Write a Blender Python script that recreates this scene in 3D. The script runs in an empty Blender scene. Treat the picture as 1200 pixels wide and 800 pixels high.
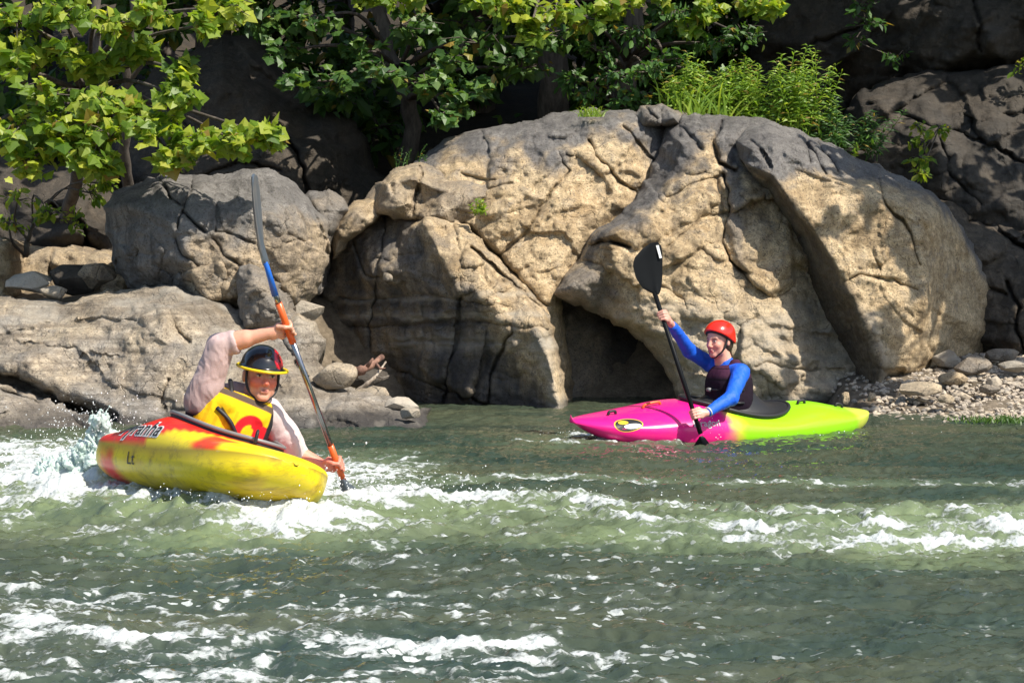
import bpy, math, random
import numpy as np
from mathutils import Vector, Matrix
from mathutils.geometry import delaunay_2d_cdt

SC = bpy.context.scene
COL = SC.collection
rng = np.random.default_rng(11)
random.seed(5)
FPX, HZ, CAMH = 2567.0, 287.0, 1.5
PITCH = math.atan((400 - HZ) / FPX)
cp_, sp_ = math.cos(PITCH), math.sin(PITCH)

def P(px, py, D):
    """point at distance D in front of the camera seen at photo position px, py (1200x800)"""
    px = np.asarray(px, float); py = np.asarray(py, float); D = np.asarray(D, float)
    a = (px - 600) / FPX; b = (400 - py) / FPX
    dy = cp_ + b * sp_; dz = -sp_ + b * cp_
    t = D / dy
    return np.stack(np.broadcast_arrays(a * t, D, CAMH + dz * t), -1)
def PW(px, py):
    """point on the water surface"""
    b = (400 - py) / FPX
    t = -CAMH / (-sp_ + b * cp_)
    return np.array([(px - 600) / FPX * t, (cp_ + b * sp_) * t, 0.0])

# ---------------- camera / light / world
cam = bpy.data.cameras.new("camera"); camo = bpy.data.objects.new("camera", cam); COL.objects.link(camo)
camo.location = (0, 0, CAMH); camo.rotation_euler = (math.pi / 2 - PITCH, 0, 0)
cam.sensor_width = 36; cam.lens = FPX / 1200 * 36; cam.clip_end = 500
SC.camera = camo
AZ, EL = math.radians(48), math.radians(50)
SUN = np.array([math.sin(AZ) * math.cos(EL), -math.cos(AZ) * math.cos(EL), math.sin(EL)])
sl = bpy.data.lights.new("sun", 'SUN'); so = bpy.data.objects.new("sun", sl); COL.objects.link(so)
sl.energy = 4.6; sl.angle = math.radians(0.5); sl.color = (1.0, 0.93, 0.82)
so.rotation_euler = Vector(SUN).to_track_quat('Z', 'Y').to_euler()
W = bpy.data.worlds.new("World"); SC.world = W; W.use_nodes = True
nt = W.node_tree; nt.nodes.clear()
sky = nt.nodes.new('ShaderNodeTexSky'); sky.sky_type = 'NISHITA'; sky.sun_disc = False
sky.sun_elevation = EL; sky.sun_rotation = math.pi - AZ
bg = nt.nodes.new('ShaderNodeBackground'); bg.inputs['Strength'].default_value = 0.115
wo = nt.nodes.new('ShaderNodeOutputWorld')
nt.links.new(sky.outputs[0], bg.inputs[0]); nt.links.new(bg.outputs[0], wo.inputs[0])
SC.view_settings.view_transform = 'Standard'; SC.view_settings.look = 'None'
SC.view_settings.gamma = 1; SC.view_settings.exposure = 0.68
SC.render.engine = 'CYCLES'
SC.cycles.use_denoising = True
SC.cycles.max_bounces = 6; SC.cycles.diffuse_bounces = 3; SC.cycles.glossy_bounces = 3
SC.cycles.transmission_bounces = 4; SC.cycles.transparent_max_bounces = 6
SC.cycles.sample_clamp_indirect = 6

# ---------------- mesh helpers
def make_mesh(name, V, F, attrs=None, smooth=True):
    """V (n,3); F list of integer arrays (m,3) / (m,4)"""
    me = bpy.data.meshes.new(name)
    V = np.ascontiguousarray(V, np.float32)
    if not isinstance(F, list): F = [F]
    F = [np.asarray(f, np.int32) for f in F if len(f)]
    me.vertices.add(len(V)); me.vertices.foreach_set('co', V.ravel())
    loops = np.concatenate([f.ravel() for f in F])
    sizes = np.concatenate([np.full(len(f), f.shape[1], np.int32) for f in F])
    starts = np.concatenate([[0], np.cumsum(sizes)[:-1]]).astype(np.int32)
    me.loops.add(len(loops)); me.loops.foreach_set('vertex_index', loops)
    me.polygons.add(len(sizes)); me.polygons.foreach_set('loop_start', starts)
    me.update(calc_edges=True); me.validate()
    me.polygons.foreach_set('use_smooth', np.full(len(me.polygons), smooth))
    if attrs:
        for k, a in attrs.items():
            a = np.asarray(a, np.float32)
            if a.ndim == 1:
                at = me.attributes.new(k, 'FLOAT', 'POINT'); at.data.foreach_set('value', a)
            else:
                if a.shape[1] == 3: a = np.concatenate([a, np.ones((len(a), 1), np.float32)], 1)
                at = me.attributes.new(k, 'FLOAT_COLOR', 'POINT'); at.data.foreach_set('color', a.ravel())
    return me
def link(me, name, mat=None, parent=None, label=None, cat=None, group=None, kind=None):
    o = bpy.data.objects.new(name, me); COL.objects.link(o)
    if mat is not None and me is not None: me.materials.append(mat)
    if parent is not None: o.parent = parent
    if label: o['label'] = label
    if cat: o['category'] = cat
    if group: o['group'] = group
    if kind: o['kind'] = kind
    return o
def join(parts):
    """parts: list of (V, [F..], attrs) -> one"""
    Vs, Fs, As, n = [], {}, {}, 0
    for V, F, A in parts:
        Vs.append(V)
        for f in (F if isinstance(F, list) else [F]):
            f = np.asarray(f)
            if len(f): Fs.setdefault(f.shape[1], []).append(f + n)
        for k, a in (A or {}).items(): As.setdefault(k, []).append(a)
        n += len(V)
    return np.concatenate(Vs), [np.concatenate(v) for v in Fs.values()], {k: np.concatenate(v) for k, v in As.items()}

# ---------------- numpy gradient noise
_perm = np.random.default_rng(3).permutation(256).astype(np.int32)
_perm = np.concatenate([_perm, _perm, _perm])
_g = np.random.default_rng(4).normal(size=(256, 3)); _g /= np.linalg.norm(_g, axis=1)[:, None]
_g = _g.astype(np.float32)
def noise3(p):
    p = np.asarray(p, np.float32)
    i = np.floor(p).astype(np.int32); f = p - i
    u = f * f * f * (f * (f * 6 - 15) + 10)
    i &= 255
    out = 0
    for dx in (0, 1):
        wx = u[:, 0] if dx else 1 - u[:, 0]
        a = _perm[i[:, 0] + dx]
        for dy in (0, 1):
            wy = u[:, 1] if dy else 1 - u[:, 1]
            b = _perm[a + i[:, 1] + dy]
            for dz in (0, 1):
                wz = u[:, 2] if dz else 1 - u[:, 2]
                g = _g[_perm[b + i[:, 2] + dz]]
                d = g[:, 0] * (f[:, 0] - dx) + g[:, 1] * (f[:, 1] - dy) + g[:, 2] * (f[:, 2] - dz)
                out = out + wx * wy * wz * d
    return out * 1.6
def fbm(p, octv=5, lac=2.03, gain=0.5, ridge=False):
    p = np.asarray(p, np.float32); a = 1.0; s = 0; t = 0
    for k in range(octv):
        n = noise3(p + 17.3 * k)
        if ridge: n = 1 - 2 * np.abs(n)
        s = s + a * n; t += a; a *= gain; p = p * lac
    return s / t
def sstep(a, b, x):
    t = np.clip((x - a) / (b - a), 0, 1); return t * t * (3 - 2 * t)

# ---------------- node helper
def mat(name, build):
    m = bpy.data.materials.new(name); m.use_nodes = True
    nt = m.node_tree; bs = nt.nodes['Principled BSDF']
    build(nt, bs); return m
def N(nt, t, **kw):
    n = nt.nodes.new('ShaderNode' + t)
    for k, v in kw.items():
        if k in n.inputs: n.inputs[k].default_value = v
        else: setattr(n, k, v)
    return n
def L(nt, a, b): nt.links.new(a, b)
def ramp(nt, fac, stops, interp='LINEAR'):
    r = nt.nodes.new('ShaderNodeValToRGB'); r.color_ramp.interpolation = interp
    e = r.color_ramp.elements
    while len(e) < len(stops): e.new(0.5)
    for x, (p, c) in zip(e, stops): x.position = p; x.color = (*c, 1) if len(c) == 3 else c
    L(nt, fac, r.inputs[0]); return r.outputs[0]
def mixc(nt, fac, a, b, mode='MIX'):
    m = nt.nodes.new('ShaderNodeMix'); m.data_type = 'RGBA'; m.blend_type = mode; m.clamp_result = False
    for s, i in ((fac, 0), (a, 6), (b, 7)):
        if isinstance(s, (int, float)): m.inputs[i].default_value = s
        elif isinstance(s, tuple): m.inputs[i].default_value = (*s, 1) if len(s) == 3 else s
        else: L(nt, s, m.inputs[i])
    return m.outputs[2]
def mth(nt, op, a, b=0.0, c=0.0, clamp=False):
    m = nt.nodes.new('ShaderNodeMath'); m.operation = op; m.use_clamp = clamp
    for k, s in enumerate((a, b, c)):
        if isinstance(s, (int, float)): m.inputs[k].default_value = s
        else: L(nt, s, m.inputs[k])
    return m.outputs[0]
def attr(nt, name): return N(nt, 'Attribute', attribute_name=name)
def wpos(nt): return N(nt, 'NewGeometry').outputs['Position']
def mapped(nt, vec, scale=(1, 1, 1), rot=(0, 0, 0)):
    m = nt.nodes.new('ShaderNodeMapping'); m.inputs['Scale'].default_value = scale; m.inputs['Rotation'].default_value = rot
    L(nt, vec, m.inputs[0]); return m.outputs[0]
def noise(nt, vec, scale, detail=6, rough=0.55, dist=0.0):
    n = N(nt, 'TexNoise', Scale=scale, Detail=detail, Roughness=rough, Distortion=dist)
    L(nt, vec, n.inputs['Vector']); return n.outputs['Fac']
# ---------------- rock material
def rock_mat(name, tan=(0.56, 0.43, 0.262), tan2=(0.42, 0.30, 0.165), grey=(0.115, 0.108, 0.105), grey2=(0.235, 0.222, 0.205), bands=0.0, bump=1.0):
    def b(nt, bs):
        p = N(nt, 'TexCoord').outputs['Object']
        n1 = noise(nt, p, 2.2, 8, .65, .4); n2 = noise(nt, p, 11, 8, .7); n3 = noise(nt, p, 60, 4, .7)
        st = noise(nt, mapped(nt, p, (14, 14, 1.6)), 1.0, 6, .65, .3)         # vertical run-off streaks
        hb = noise(nt, mapped(nt, p, (.7, .7, 11), (0.06, 0.1, 0)), 1.0, 6, .6, .6)  # bedding
        t = mixc(nt, ramp(nt, n1, [(.40, (0, 0, 0)), (.58, (1, 1, 1))]), tan, tan2)
        t = mixc(nt, ramp(nt, n2, [(.45, (0, 0, 0)), (.62, (1, 1, 1))]), t, tuple(min(1, c * 1.28) for c in tan))
        t = mixc(nt, ramp(nt, noise(nt, p, 5, 9, .75, .8), [(.52, (0, 0, 0)), (.70, (.75, .75, .75))]), t, tuple(c * .8 for c in grey2))
        t = mixc(nt, ramp(nt, noise(nt, mapped(nt, p, (1, 1, .55), (.3, .2, .5)), 1.7, 9, .72, .5), [(.50, (0, 0, 0)), (.60, (.8, .8, .8))]), t, tuple(c * .62 for c in tan2))
        t = mixc(nt, ramp(nt, noise(nt, p, 24, 5, .75), [(.54, (0, 0, 0)), (.66, (.6, .6, .6))]), t, tuple(c * .5 for c in tan2))
        g = mixc(nt, ramp(nt, n1, [(.3, (0, 0, 0)), (.7, (1, 1, 1))]), grey, grey2)
        g = mixc(nt, ramp(nt, st, [(.5, (0, 0, 0)), (.72, (.8, .8, .8))]), g, tuple(c * .5 for c in grey))
        g = mixc(nt, ramp(nt, n2, [(.55, (0, 0, 0)), (.75, (.6, .6, .6))]), g, tuple(min(1, c * 1.6) for c in grey2))
        c = mixc(nt, attr(nt, 'grey').outputs['Fac'], t, g)
        if bands:
            c = mixc(nt, mth(nt, 'MULTIPLY', ramp(nt, hb, [(.40, (1, 1, 1)), (.5, (0, 0, 0)), (.54, (0, 0, 0)), (.6, (1, 1, 1))]), bands), c, tuple(x * .35 for x in tan2))
        # dark mineral specks
        c = mixc(nt, ramp(nt, n3, [(.53, (0, 0, 0)), (.64, (.8, .8, .8))]), c, (.06, .048, .036))
        # flood bands and wet lines; painted shade of undercut, cave and buttress
        c = mixc(nt, attr(nt, 'stain_shade').outputs['Fac'], c, (.028, .027, .028))
        c = mixc(nt, attr(nt, 'pale').outputs['Fac'], c, (.42, .38, .31))
        L(nt, c, bs.inputs['Base Color'])
        bs.inputs['Roughness'].default_value = .85
        bs.inputs['Specular IOR Level'].default_value = .3
        h = mth(nt, 'ADD', mth(nt, 'MULTIPLY', noise(nt, p, 9, 12, .72, .3), 1.0), mth(nt, 'MULTIPLY', hb, .45))
        h = mth(nt, 'ADD', h, mth(nt, 'MULTIPLY', n3, .40))
        vo = N(nt, 'TexVoronoi', Scale=3.2, feature='DISTANCE_TO_EDGE')
        wv = N(nt, 'VectorMath', operation='MULTIPLY_ADD'); wv.inputs[1].default_value = (.28, .28, .28); nn = N(nt, 'TexNoise', Scale=4.0, Detail=4)
        L(nt, p, nn.inputs['Vector']); L(nt, nn.outputs['Color'], wv.inputs[0]); L(nt, mapped(nt, p, (1, 1, .75), (.2, .3, .35)), wv.inputs[2]); L(nt, wv.outputs[0], vo.inputs['Vector'])
        ck = ramp(nt, vo.outputs['Distance'], [(0, (0, 0, 0)), (.02, (1, 1, 1))])
        ck = mth(nt, 'MAXIMUM', ck, ramp(nt, noise(nt, p, 1.3, 3), [(.48, (1, 1, 1)), (.56, (0, 0, 0))]))
        h = mth(nt, 'ADD', h, mth(nt, 'MULTIPLY', ck, .35))
        bp = N(nt, 'Bump', Strength=.9 * bump, Distance=.05); L(nt, h, bp.inputs['Height']); L(nt, bp.outputs[0], bs.inputs['Normal'])
    return mat(name, b)
M_TAN = rock_mat('sandy_rock')
M_SLAB = rock_mat('banded_slab_rock', tan=(.50, .41, .29), tan2=(.33, .26, .18), grey=(.22, .20, .17), grey2=(.40, .37, .33), bands=.45)
M_GREY = rock_mat('grey_rock', tan=(.44, .34, .22), tan2=(.29, .23, .16), grey=(.125, .118, .11), grey2=(.26, .245, .225))
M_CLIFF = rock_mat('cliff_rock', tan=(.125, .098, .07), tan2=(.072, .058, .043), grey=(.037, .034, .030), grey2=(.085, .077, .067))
M_PEBBLE = rock_mat('pebble_rock', tan=(.60, .48, .34), tan2=(.44, .35, .25), grey=(.24, .21, .18), grey2=(.42, .38, .33), bump=.6)

def tri_interp(pts, vals, cons, X, Y):
    """piecewise-linear surface over a Delaunay triangulation, sampled at the grid X,Y"""
    vs, es, fs, ov, oe, of = delaunay_2d_cdt([Vector(p) for p in pts], cons, [], 0, 0.01)
    vs = np.array([tuple(v) for v in vs]); nv = np.zeros(len(vs))
    for k, o in enumerate(ov):
        nv[k] = vals[o[0]] if len(o) else vals[int(np.argmin(((np.asarray(pts) - vs[k]) ** 2).sum(1)))]
    out = np.full(X.shape, np.nan)
    xs = X[0]; ys = Y[:, 0]; step = xs[1] - xs[0]
    for f in fs:
        if len(f) != 3: continue
        a, b, c = vs[f[0]], vs[f[1]], vs[f[2]]
        x0, x1 = min(a[0], b[0], c[0]), max(a[0], b[0], c[0]); y0, y1 = min(a[1], b[1], c[1]), max(a[1], b[1], c[1])
        i0 = max(0, int((x0 - xs[0]) / step)); i1 = min(len(xs), int((x1 - xs[0]) / step) + 2)
        j0 = max(0, int((y0 - ys[0]) / step)); j1 = min(len(ys), int((y1 - ys[0]) / step) + 2)
        if i1 <= i0 or j1 <= j0: continue
        sx = X[j0:j1, i0:i1]; sy = Y[j0:j1, i0:i1]
        den = (b[1] - c[1]) * (a[0] - c[0]) + (c[0] - b[0]) * (a[1] - c[1])
        if abs(den) < 1e-9: continue
        w0 = ((b[1] - c[1]) * (sx - c[0]) + (c[0] - b[0]) * (sy - c[1])) / den
        w1 = ((c[1] - a[1]) * (sx - c[0]) + (a[0] - c[0]) * (sy - c[1])) / den
        w2 = 1 - w0 - w1
        m = (w0 > -1e-6) & (w1 > -1e-6) & (w2 > -1e-6)
        o = out[j0:j1, i0:i1]; o[m] = (w0 * nv[f[0]] + w1 * nv[f[1]] + w2 * nv[f[2]])[m]
    return out
def seg_dist(x, y, pl):
    best = np.full(x.shape, 1e9); bx = x.copy(); by = y.copy()
    for (x0, y0), (x1, y1) in zip(pl[:-1], pl[1:]):
        dx, dy = x1 - x0, y1 - y0; l2 = dx * dx + dy * dy + 1e-9
        t = np.clip(((x - x0) * dx + (y - y0) * dy) / l2, 0, 1)
        qx, qy = x0 + t * dx, y0 + t * dy; d = np.hypot(x - qx, y - qy)
        m = d < best; best[m] = d[m]; bx[m] = qx[m]; by[m] = qy[m]
    return best, bx, by
def inside(x, y, pl):
    r = np.zeros(x.shape, bool)
    n = len(pl)
    for i in range(n):
        x0, y0 = pl[i]; x1, y1 = pl[(i + 1) % n]
        if y0 == y1: continue
        c = ((y0 > y) != (y1 > y)) & (x < (x1 - x0) * (y - y0) / (y1 - y0) + x0); r ^= c
    return r
def rough_poly(pl, amp, seed, closed=True, step=7):
    """break straight outline segments into a natural wobbling line"""
    r = np.random.default_rng(seed); out = []
    n = len(pl); seq = range(n) if closed else range(n - 1)
    for i in seq:
        a = np.array(pl[i][:2], float); b = np.array(pl[(i + 1) % n][:2], float)
        l = np.linalg.norm(b - a); k = max(1, int(l / step)); nn = np.array([-(b - a)[1], (b - a)[0]]) / (l + 1e-9)
        for j in range(k):
            t = j / k; w = min(1, min(t, 1 - t) * 4 + (0.0 if j == 0 else .25)) if j else 0
            out.append(tuple(a + (b - a) * t + nn * r.normal() * amp * w))
    if not closed: out.append(tuple(pl[-1][:2]))
    return out

SMOKE = False
def rock(name, label, cat, poly, ctrl, m, step=1.6, cracks=(), creases=(), rp=22, R=.28, back=1.4, grey=None, stain_shade=None, pale=None,
         facet=.04, fstep=40, facet2=.022, fstep2=13, amp=.022, seed=0, wob=1.6, shrink=.8, drop=.0, noisef=1.0, group=None, blocks=(), frac=.07, frac_ang=-28):
    """one boulder: outline poly (px,py,D), ctrl points (px,py,D), creases: polylines of (px,py,D)"""
    r = np.random.default_rng(seed + 100)
    out = rough_poly(poly, wob, seed)
    xs = np.arange(min(p[0] for p in out) - 3 * step, max(p[0] for p in out) + 3 * step, step)
    ys = np.arange(min(p[1] for p in out) - 3 * step, max(p[1] for p in out) + 3 * step, step)
    X, Y = np.meshgrid(xs, ys)
    # coarse form
    pts = [p[:2] for p in poly] + [p[:2] for p in ctrl]; vals = [p[2] for p in poly] + [p[2] for p in ctrl]; cons = []
    for cr in creases:
        s = len(pts)
        pts += [p[:2] for p in cr]; vals += [p[2] for p in cr]; cons += [(s + i, s + i + 1) for i in range(len(cr) - 1)]
    x0, x1, y0, y1 = xs[0], xs[-1], ys[0], ys[-1]; md = float(np.mean(vals))
    c0 = [(x0 - 60, y0 - 60), (x1 + 60, y0 - 60), (x1 + 60, y1 + 60), (x0 - 60, y1 + 60)]
    pa = np.array([p[:2] for p in poly], float); pv = np.array([p[2] for p in poly])
    for c in c0:
        pts.append(c); vals.append(float(pv[np.argmin(((pa - c) ** 2).sum(1))]))
    D = tri_interp(pts, vals, cons, X, Y)
    D = np.where(np.isnan(D), md, D)
    # facets at two scales
    for fs, fa in ((fstep, facet), (fstep2, facet2), (5.5, .0065)):
        gx, gy = np.meshgrid(np.arange(x0 - fs, x1 + 2 * fs, fs), np.arange(y0 - fs, y1 + 2 * fs, fs))
        q = np.stack([gx.ravel(), gy.ravel()], 1) + r.uniform(-.45, .45, (gx.size, 2)) * fs
        d = tri_interp([tuple(a) for a in q], list(r.normal(0, fa, len(q))), [], X, Y)
        D = D + np.nan_to_num(d)
    # fracture blocks: cells with their own offset and tilt, meeting in crisp edges
    wx = X + 9 * noise3(np.stack([X.ravel() / 45, Y.ravel() / 45, 0 * X.ravel() + seed], 1)).reshape(X.shape) + 2.5 * noise3(np.stack([X.ravel() / 10, Y.ravel() / 10, 0 * X.ravel() + seed], 1)).reshape(X.shape)
    wy = Y + 7 * noise3(np.stack([X.ravel() / 40, Y.ravel() / 40, 0 * X.ravel() + seed + 9], 1)).reshape(X.shape) + 2.5 * noise3(np.stack([X.ravel() / 9, Y.ravel() / 9, 0 * X.ravel() + seed + 5], 1)).reshape(X.shape)
    th = math.radians(frac_ang); ca, sa_ = math.cos(th), math.sin(th)
    for cell, ratio, fa in ((62, 1.7, frac), (24, 1.9, frac * .38), (10, 1.6, frac * .14)):
        U = (wx * ca + wy * sa_) / (cell * ratio); Vv = (-wx * sa_ + wy * ca) / cell
        iu, iv = np.floor(U).astype(int), np.floor(Vv).astype(int); bestd = np.full(X.shape, 9e9); off = np.zeros(X.shape)
        tab = r.uniform(0, 1, (64, 64, 5))
        for a in (-1, 0, 1):
            for b_ in (-1, 0, 1):
                t5 = tab[(iu + a) % 64, (iv + b_) % 64]; cu = iu + a + t5[..., 0]; cv_ = iv + b_ + t5[..., 1]
                d = (U - cu) ** 2 + (Vv - cv_) ** 2; m_ = d < bestd; bestd = np.where(m_, d, bestd)
                o_ = fa * ((t5[..., 2] - .5) * 1.6 + (t5[..., 3] - .5) * 2.4 * (U - cu) + (t5[..., 4] - .5) * 2.4 * (Vv - cv_))
                off = np.where(m_, o_, off)
        k5 = (off[1:-1, 1:-1] * 4 + off[:-2, 1:-1] + off[2:, 1:-1] + off[1:-1, :-2] + off[1:-1, 2:]) / 8; off[1:-1, 1:-1] = k5
        D = D + off
    # blocks: closed polylines raised by a height (towards the viewer) with a sharp edge
    for bl, h, w in blocks:
        bo = rough_poly(bl, 1.0, seed + 7); ins = inside(X, Y, bo); bd, _, _ = seg_dist(X, Y, bo + bo[:1])
        D = D - h * sstep(-w, w, np.where(ins, bd, -bd))
    # cracks
    for k, (pl, w, dep) in enumerate(cracks):
        pl2 = rough_poly(pl, 1.5, seed + k + 3, closed=False, step=9)
        cd, _, _ = seg_dist(X, Y, pl2)
        D = D + dep * np.exp(-(cd / (w * .75)) ** 1.5)
    ins = inside(X, Y, out)
    bd, bx, by = seg_dist(X, Y, out + out[:1])
    sd = np.where(ins, bd, -bd)
    keepv = sd > -step * .75
    cell = keepv[:-1, :-1] & keepv[1:, :-1] & keepv[:-1, 1:] & keepv[1:, 1:]
    X2 = np.where(sd < 0, bx, X); Y2 = np.where(sd < 0, by, Y)
    dd = np.clip(sd, 0, rp) / rp
    D = D + R * (1 - np.sqrt(1 - (1 - dd) ** 2 + 1e-6))
    H, Wd = X.shape; idx = np.arange(H * Wd).reshape(H, Wd)
    quads = np.stack([idx[:-1, :-1], idx[1:, :-1], idx[1:, 1:], idx[:-1, 1:]], -1)[cell]
    V = P(X2, Y2, D).reshape(-1, 3)
    # normals & noise displacement
    G = V.reshape(H, Wd, 3); du = np.gradient(G, axis=1); dv = np.gradient(G, axis=0)
    nn = np.cross(dv, du); nn /= np.linalg.norm(nn, axis=-1, keepdims=True) + 1e-9
    nn[nn[..., 1] > 0] *= -1
    nn = nn.reshape(-1, 3)
    used = np.unique(quads); remap = np.full(H * Wd, -1); remap[used] = np.arange(len(used))
    V = V[used]; nn = nn[used]; quads = remap[quads]
    e = np.concatenate([quads[:, [0, 1]], quads[:, [1, 2]], quads[:, [2, 3]], quads[:, [3, 0]]])
    key = np.sort(e, 1); k1 = key[:, 0].astype(np.int64) * len(V) + key[:, 1]
    u, inv, cnt = np.unique(k1, return_inverse=True, return_counts=True)
    be = e[cnt[inv] == 1]
    sdv = sd.ravel()[used]
    n = fbm(V * np.array([1.5, 1.5, 2.1]) * noisef + seed * 3.1, 6) * 2.4
    n2 = fbm(V * np.array([5, 5, 13]) * noisef + seed, 4, ridge=True)
    disp = amp * n + .014 * n2 * (amp > 0)
    V = V + nn * disp[:, None] * (0.35 + .65 * sstep(0, 10, sdv))[:, None]
    # back
    bv = np.unique(be); cen = V[bv].mean(0)
    F = [quads]; Vs = [V]; prev = bv; nb = len(V); pr = {}
    cur = bv; curmap = np.arange(len(V)); last = V[bv]
    scl = 1.0
    full = [V]; off = len(V); prevmap = np.zeros(len(V), int); prevmap[bv] = bv
    for t, s in ((.12, .985), (.4, .93), (1.0, shrink)):
        q = V[bv].copy()
        q[:, 0] = cen[0] + (q[:, 0] - cen[0]) * s; q[:, 2] = cen[2] + (q[:, 2] - cen[2]) * s - drop * t
        q[:, 1] = q[:, 1] + back * t + .05 * r.normal(size=len(q)) * (t > .5)
        nm = np.zeros(len(V), int); nm[bv] = off + np.arange(len(bv))
        F.append(np.stack([prevmap[be[:, 0]], nm[be[:, 0]], nm[be[:, 1]], prevmap[be[:, 1]]], 1))
        full.append(q); off += len(q); prevmap = nm
    full.append(np.array([[cen[0], V[bv, 1].max() + back, cen[2] - drop]]))
    F.append(np.stack([prevmap[be[:, 0]], np.full(len(be), off), prevmap[be[:, 1]]], 1))
    VV = np.concatenate(full)
    # colour attributes
    def expand(a): return np.concatenate([a, np.full(len(VV) - len(a), a.mean())])
    ux = X.ravel()[used]; uy = Y.ravel()[used]
    nz = fbm(V * 2.2 + 9, 5) * 2.2; nz2 = fbm(V * np.array([7, 7, 1.2]) + 5, 4) * 2.2
    if grey is None: g = np.zeros(len(V))
    elif callable(grey): g = np.clip(grey(ux, uy, V, nn, nz, nz2), 0, 1)
    else: g = np.full(len(V), float(grey)) + .3 * nz
    s = np.clip(stain_shade(ux, uy, V, nn, nz, nz2), 0, 1) if stain_shade else 1 - sstep(.05, .17, V[:, 2] + .06 * nz)
    pl_ = np.clip(pale(ux, uy, V, nn, nz, nz2), 0, 1) if pale else np.zeros(len(V))
    cen0 = V.mean(0)
    me = make_mesh(name, VV - cen0, F, {'grey': np.clip(expand(g), 0, 1), 'stain_shade': expand(s), 'pale': expand(pl_)})
    o = link(me, name, m, None, label, cat, group)
    o.location = cen0
    return o
def lineY(pts):
    xs = [p[0] for p in pts]; ys = [p[1] for p in pts]
    return lambda x: np.interp(x, xs, ys)
def greytop(pts, soft=22, amp=26, base=0.0, amp2=14):
    f = lineY(pts)
    return lambda ux, uy, V, nn, nz, nz2: base + (1 - base) * sstep(-soft, soft, f(ux) - uy + amp * nz + amp2 * nz2)
def flood(ux, uy, V, nn, nz, nz2):
    z = V[:, 2] + .04 * nz
    return .8 * (1 - sstep(.45, .62, z)) + 0.0

# ---------------- the big outcrop, in its natural blocks
rock('rounded_outcrop', 'broad rounded sandy outcrop with grey weathered top, crossed by a long diagonal crack', 'rock',
     [(470, 205, 21.9), (492, 186, 22), (520, 162, 22.1), (560, 151, 22), (600, 146, 22), (640, 136, 22), (690, 126, 22), (745, 131, 21.9), (785, 140, 22), (800, 180, 22.0), (790, 240, 21.9), (760, 300, 21.9), (740, 325, 21.8), (690, 340, 21.2), (657, 352, 20.95), (668, 420, 20.95), (676, 500, 21.0), (600, 470, 21.6), (540, 380, 21.8), (480, 300, 21.9), (455, 250, 21.9)],
     [(560, 180, 21.6), (620, 165, 21.6), (690, 150, 21.6), (740, 165, 21.5), (520, 215, 21.4), (575, 240, 21.2), (650, 230, 21.15), (720, 235, 21.2), (745, 250, 21.4), (600, 290, 20.9), (660, 300, 20.9), (640, 360, 20.7), (600, 340, 20.8), (645, 420, 20.65), (655, 490, 20.6), (570, 195, 21.5), (540, 290, 21.2)],
     M_TAN, seed=1, rp=30, R=.35,
     cracks=[([(690, 165), (705, 190), (725, 212), (746, 225)], 1.8, .14), ([(730, 148), (752, 172), (770, 190)], 1.4, .10),
             ([(655, 180), (668, 200), (640, 235), (620, 268), (585, 300)], 1.6, .10), ([(585, 300), (560, 330)], 1.3, .07), ([(540, 262), (572, 290), (605, 322), (640, 358)], 3.2, .25),
             ([(540, 203), (562, 210), (580, 211)], 1.6, .08), ([(500, 222), (550, 226), (600, 215)], 2, .08)],
     grey=greytop([(440, 240), (500, 215), (520, 180), (580, 185), (620, 190), (660, 200), (690, 165), (730, 160), (760, 180), (800, 300)]),
     stain_shade=lambda ux, uy, V, nn, nz, nz2: .5 * (1 - sstep(.1, .3, V[:, 2] + .1 * nz)),
     pale=lambda ux, uy, V, nn, nz, nz2: .5 * sstep(15, 0, np.abs(ux - (635 + (uy - 370) * .22)) + 6 * nz) * sstep(350, 385, uy))
rock('outcrop_shoulder', 'small rounded grey shoulder of rock at the upper left end of the big outcrop', 'rock',
     [(426, 236, 21.6), (440, 214, 21.7), (465, 196, 21.7), (492, 190, 21.7), (540, 205, 21.6), (590, 215, 21.6), (610, 232, 21.5), (560, 262, 21.3), (530, 268, 21.2), (470, 256, 21.2), (440, 252, 21.3)],
     [(455, 215, 21.2), (485, 210, 21.1), (494, 235, 21.25), (520, 225, 21.15), (560, 230, 21.2), (475, 240, 21.05), (515, 252, 20.95)],
     M_TAN, seed=2, rp=12, R=.15, cracks=[([(492, 195), (490, 222), (484, 250)], 1.8, .16)], grey=.45, facet=.04)
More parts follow.
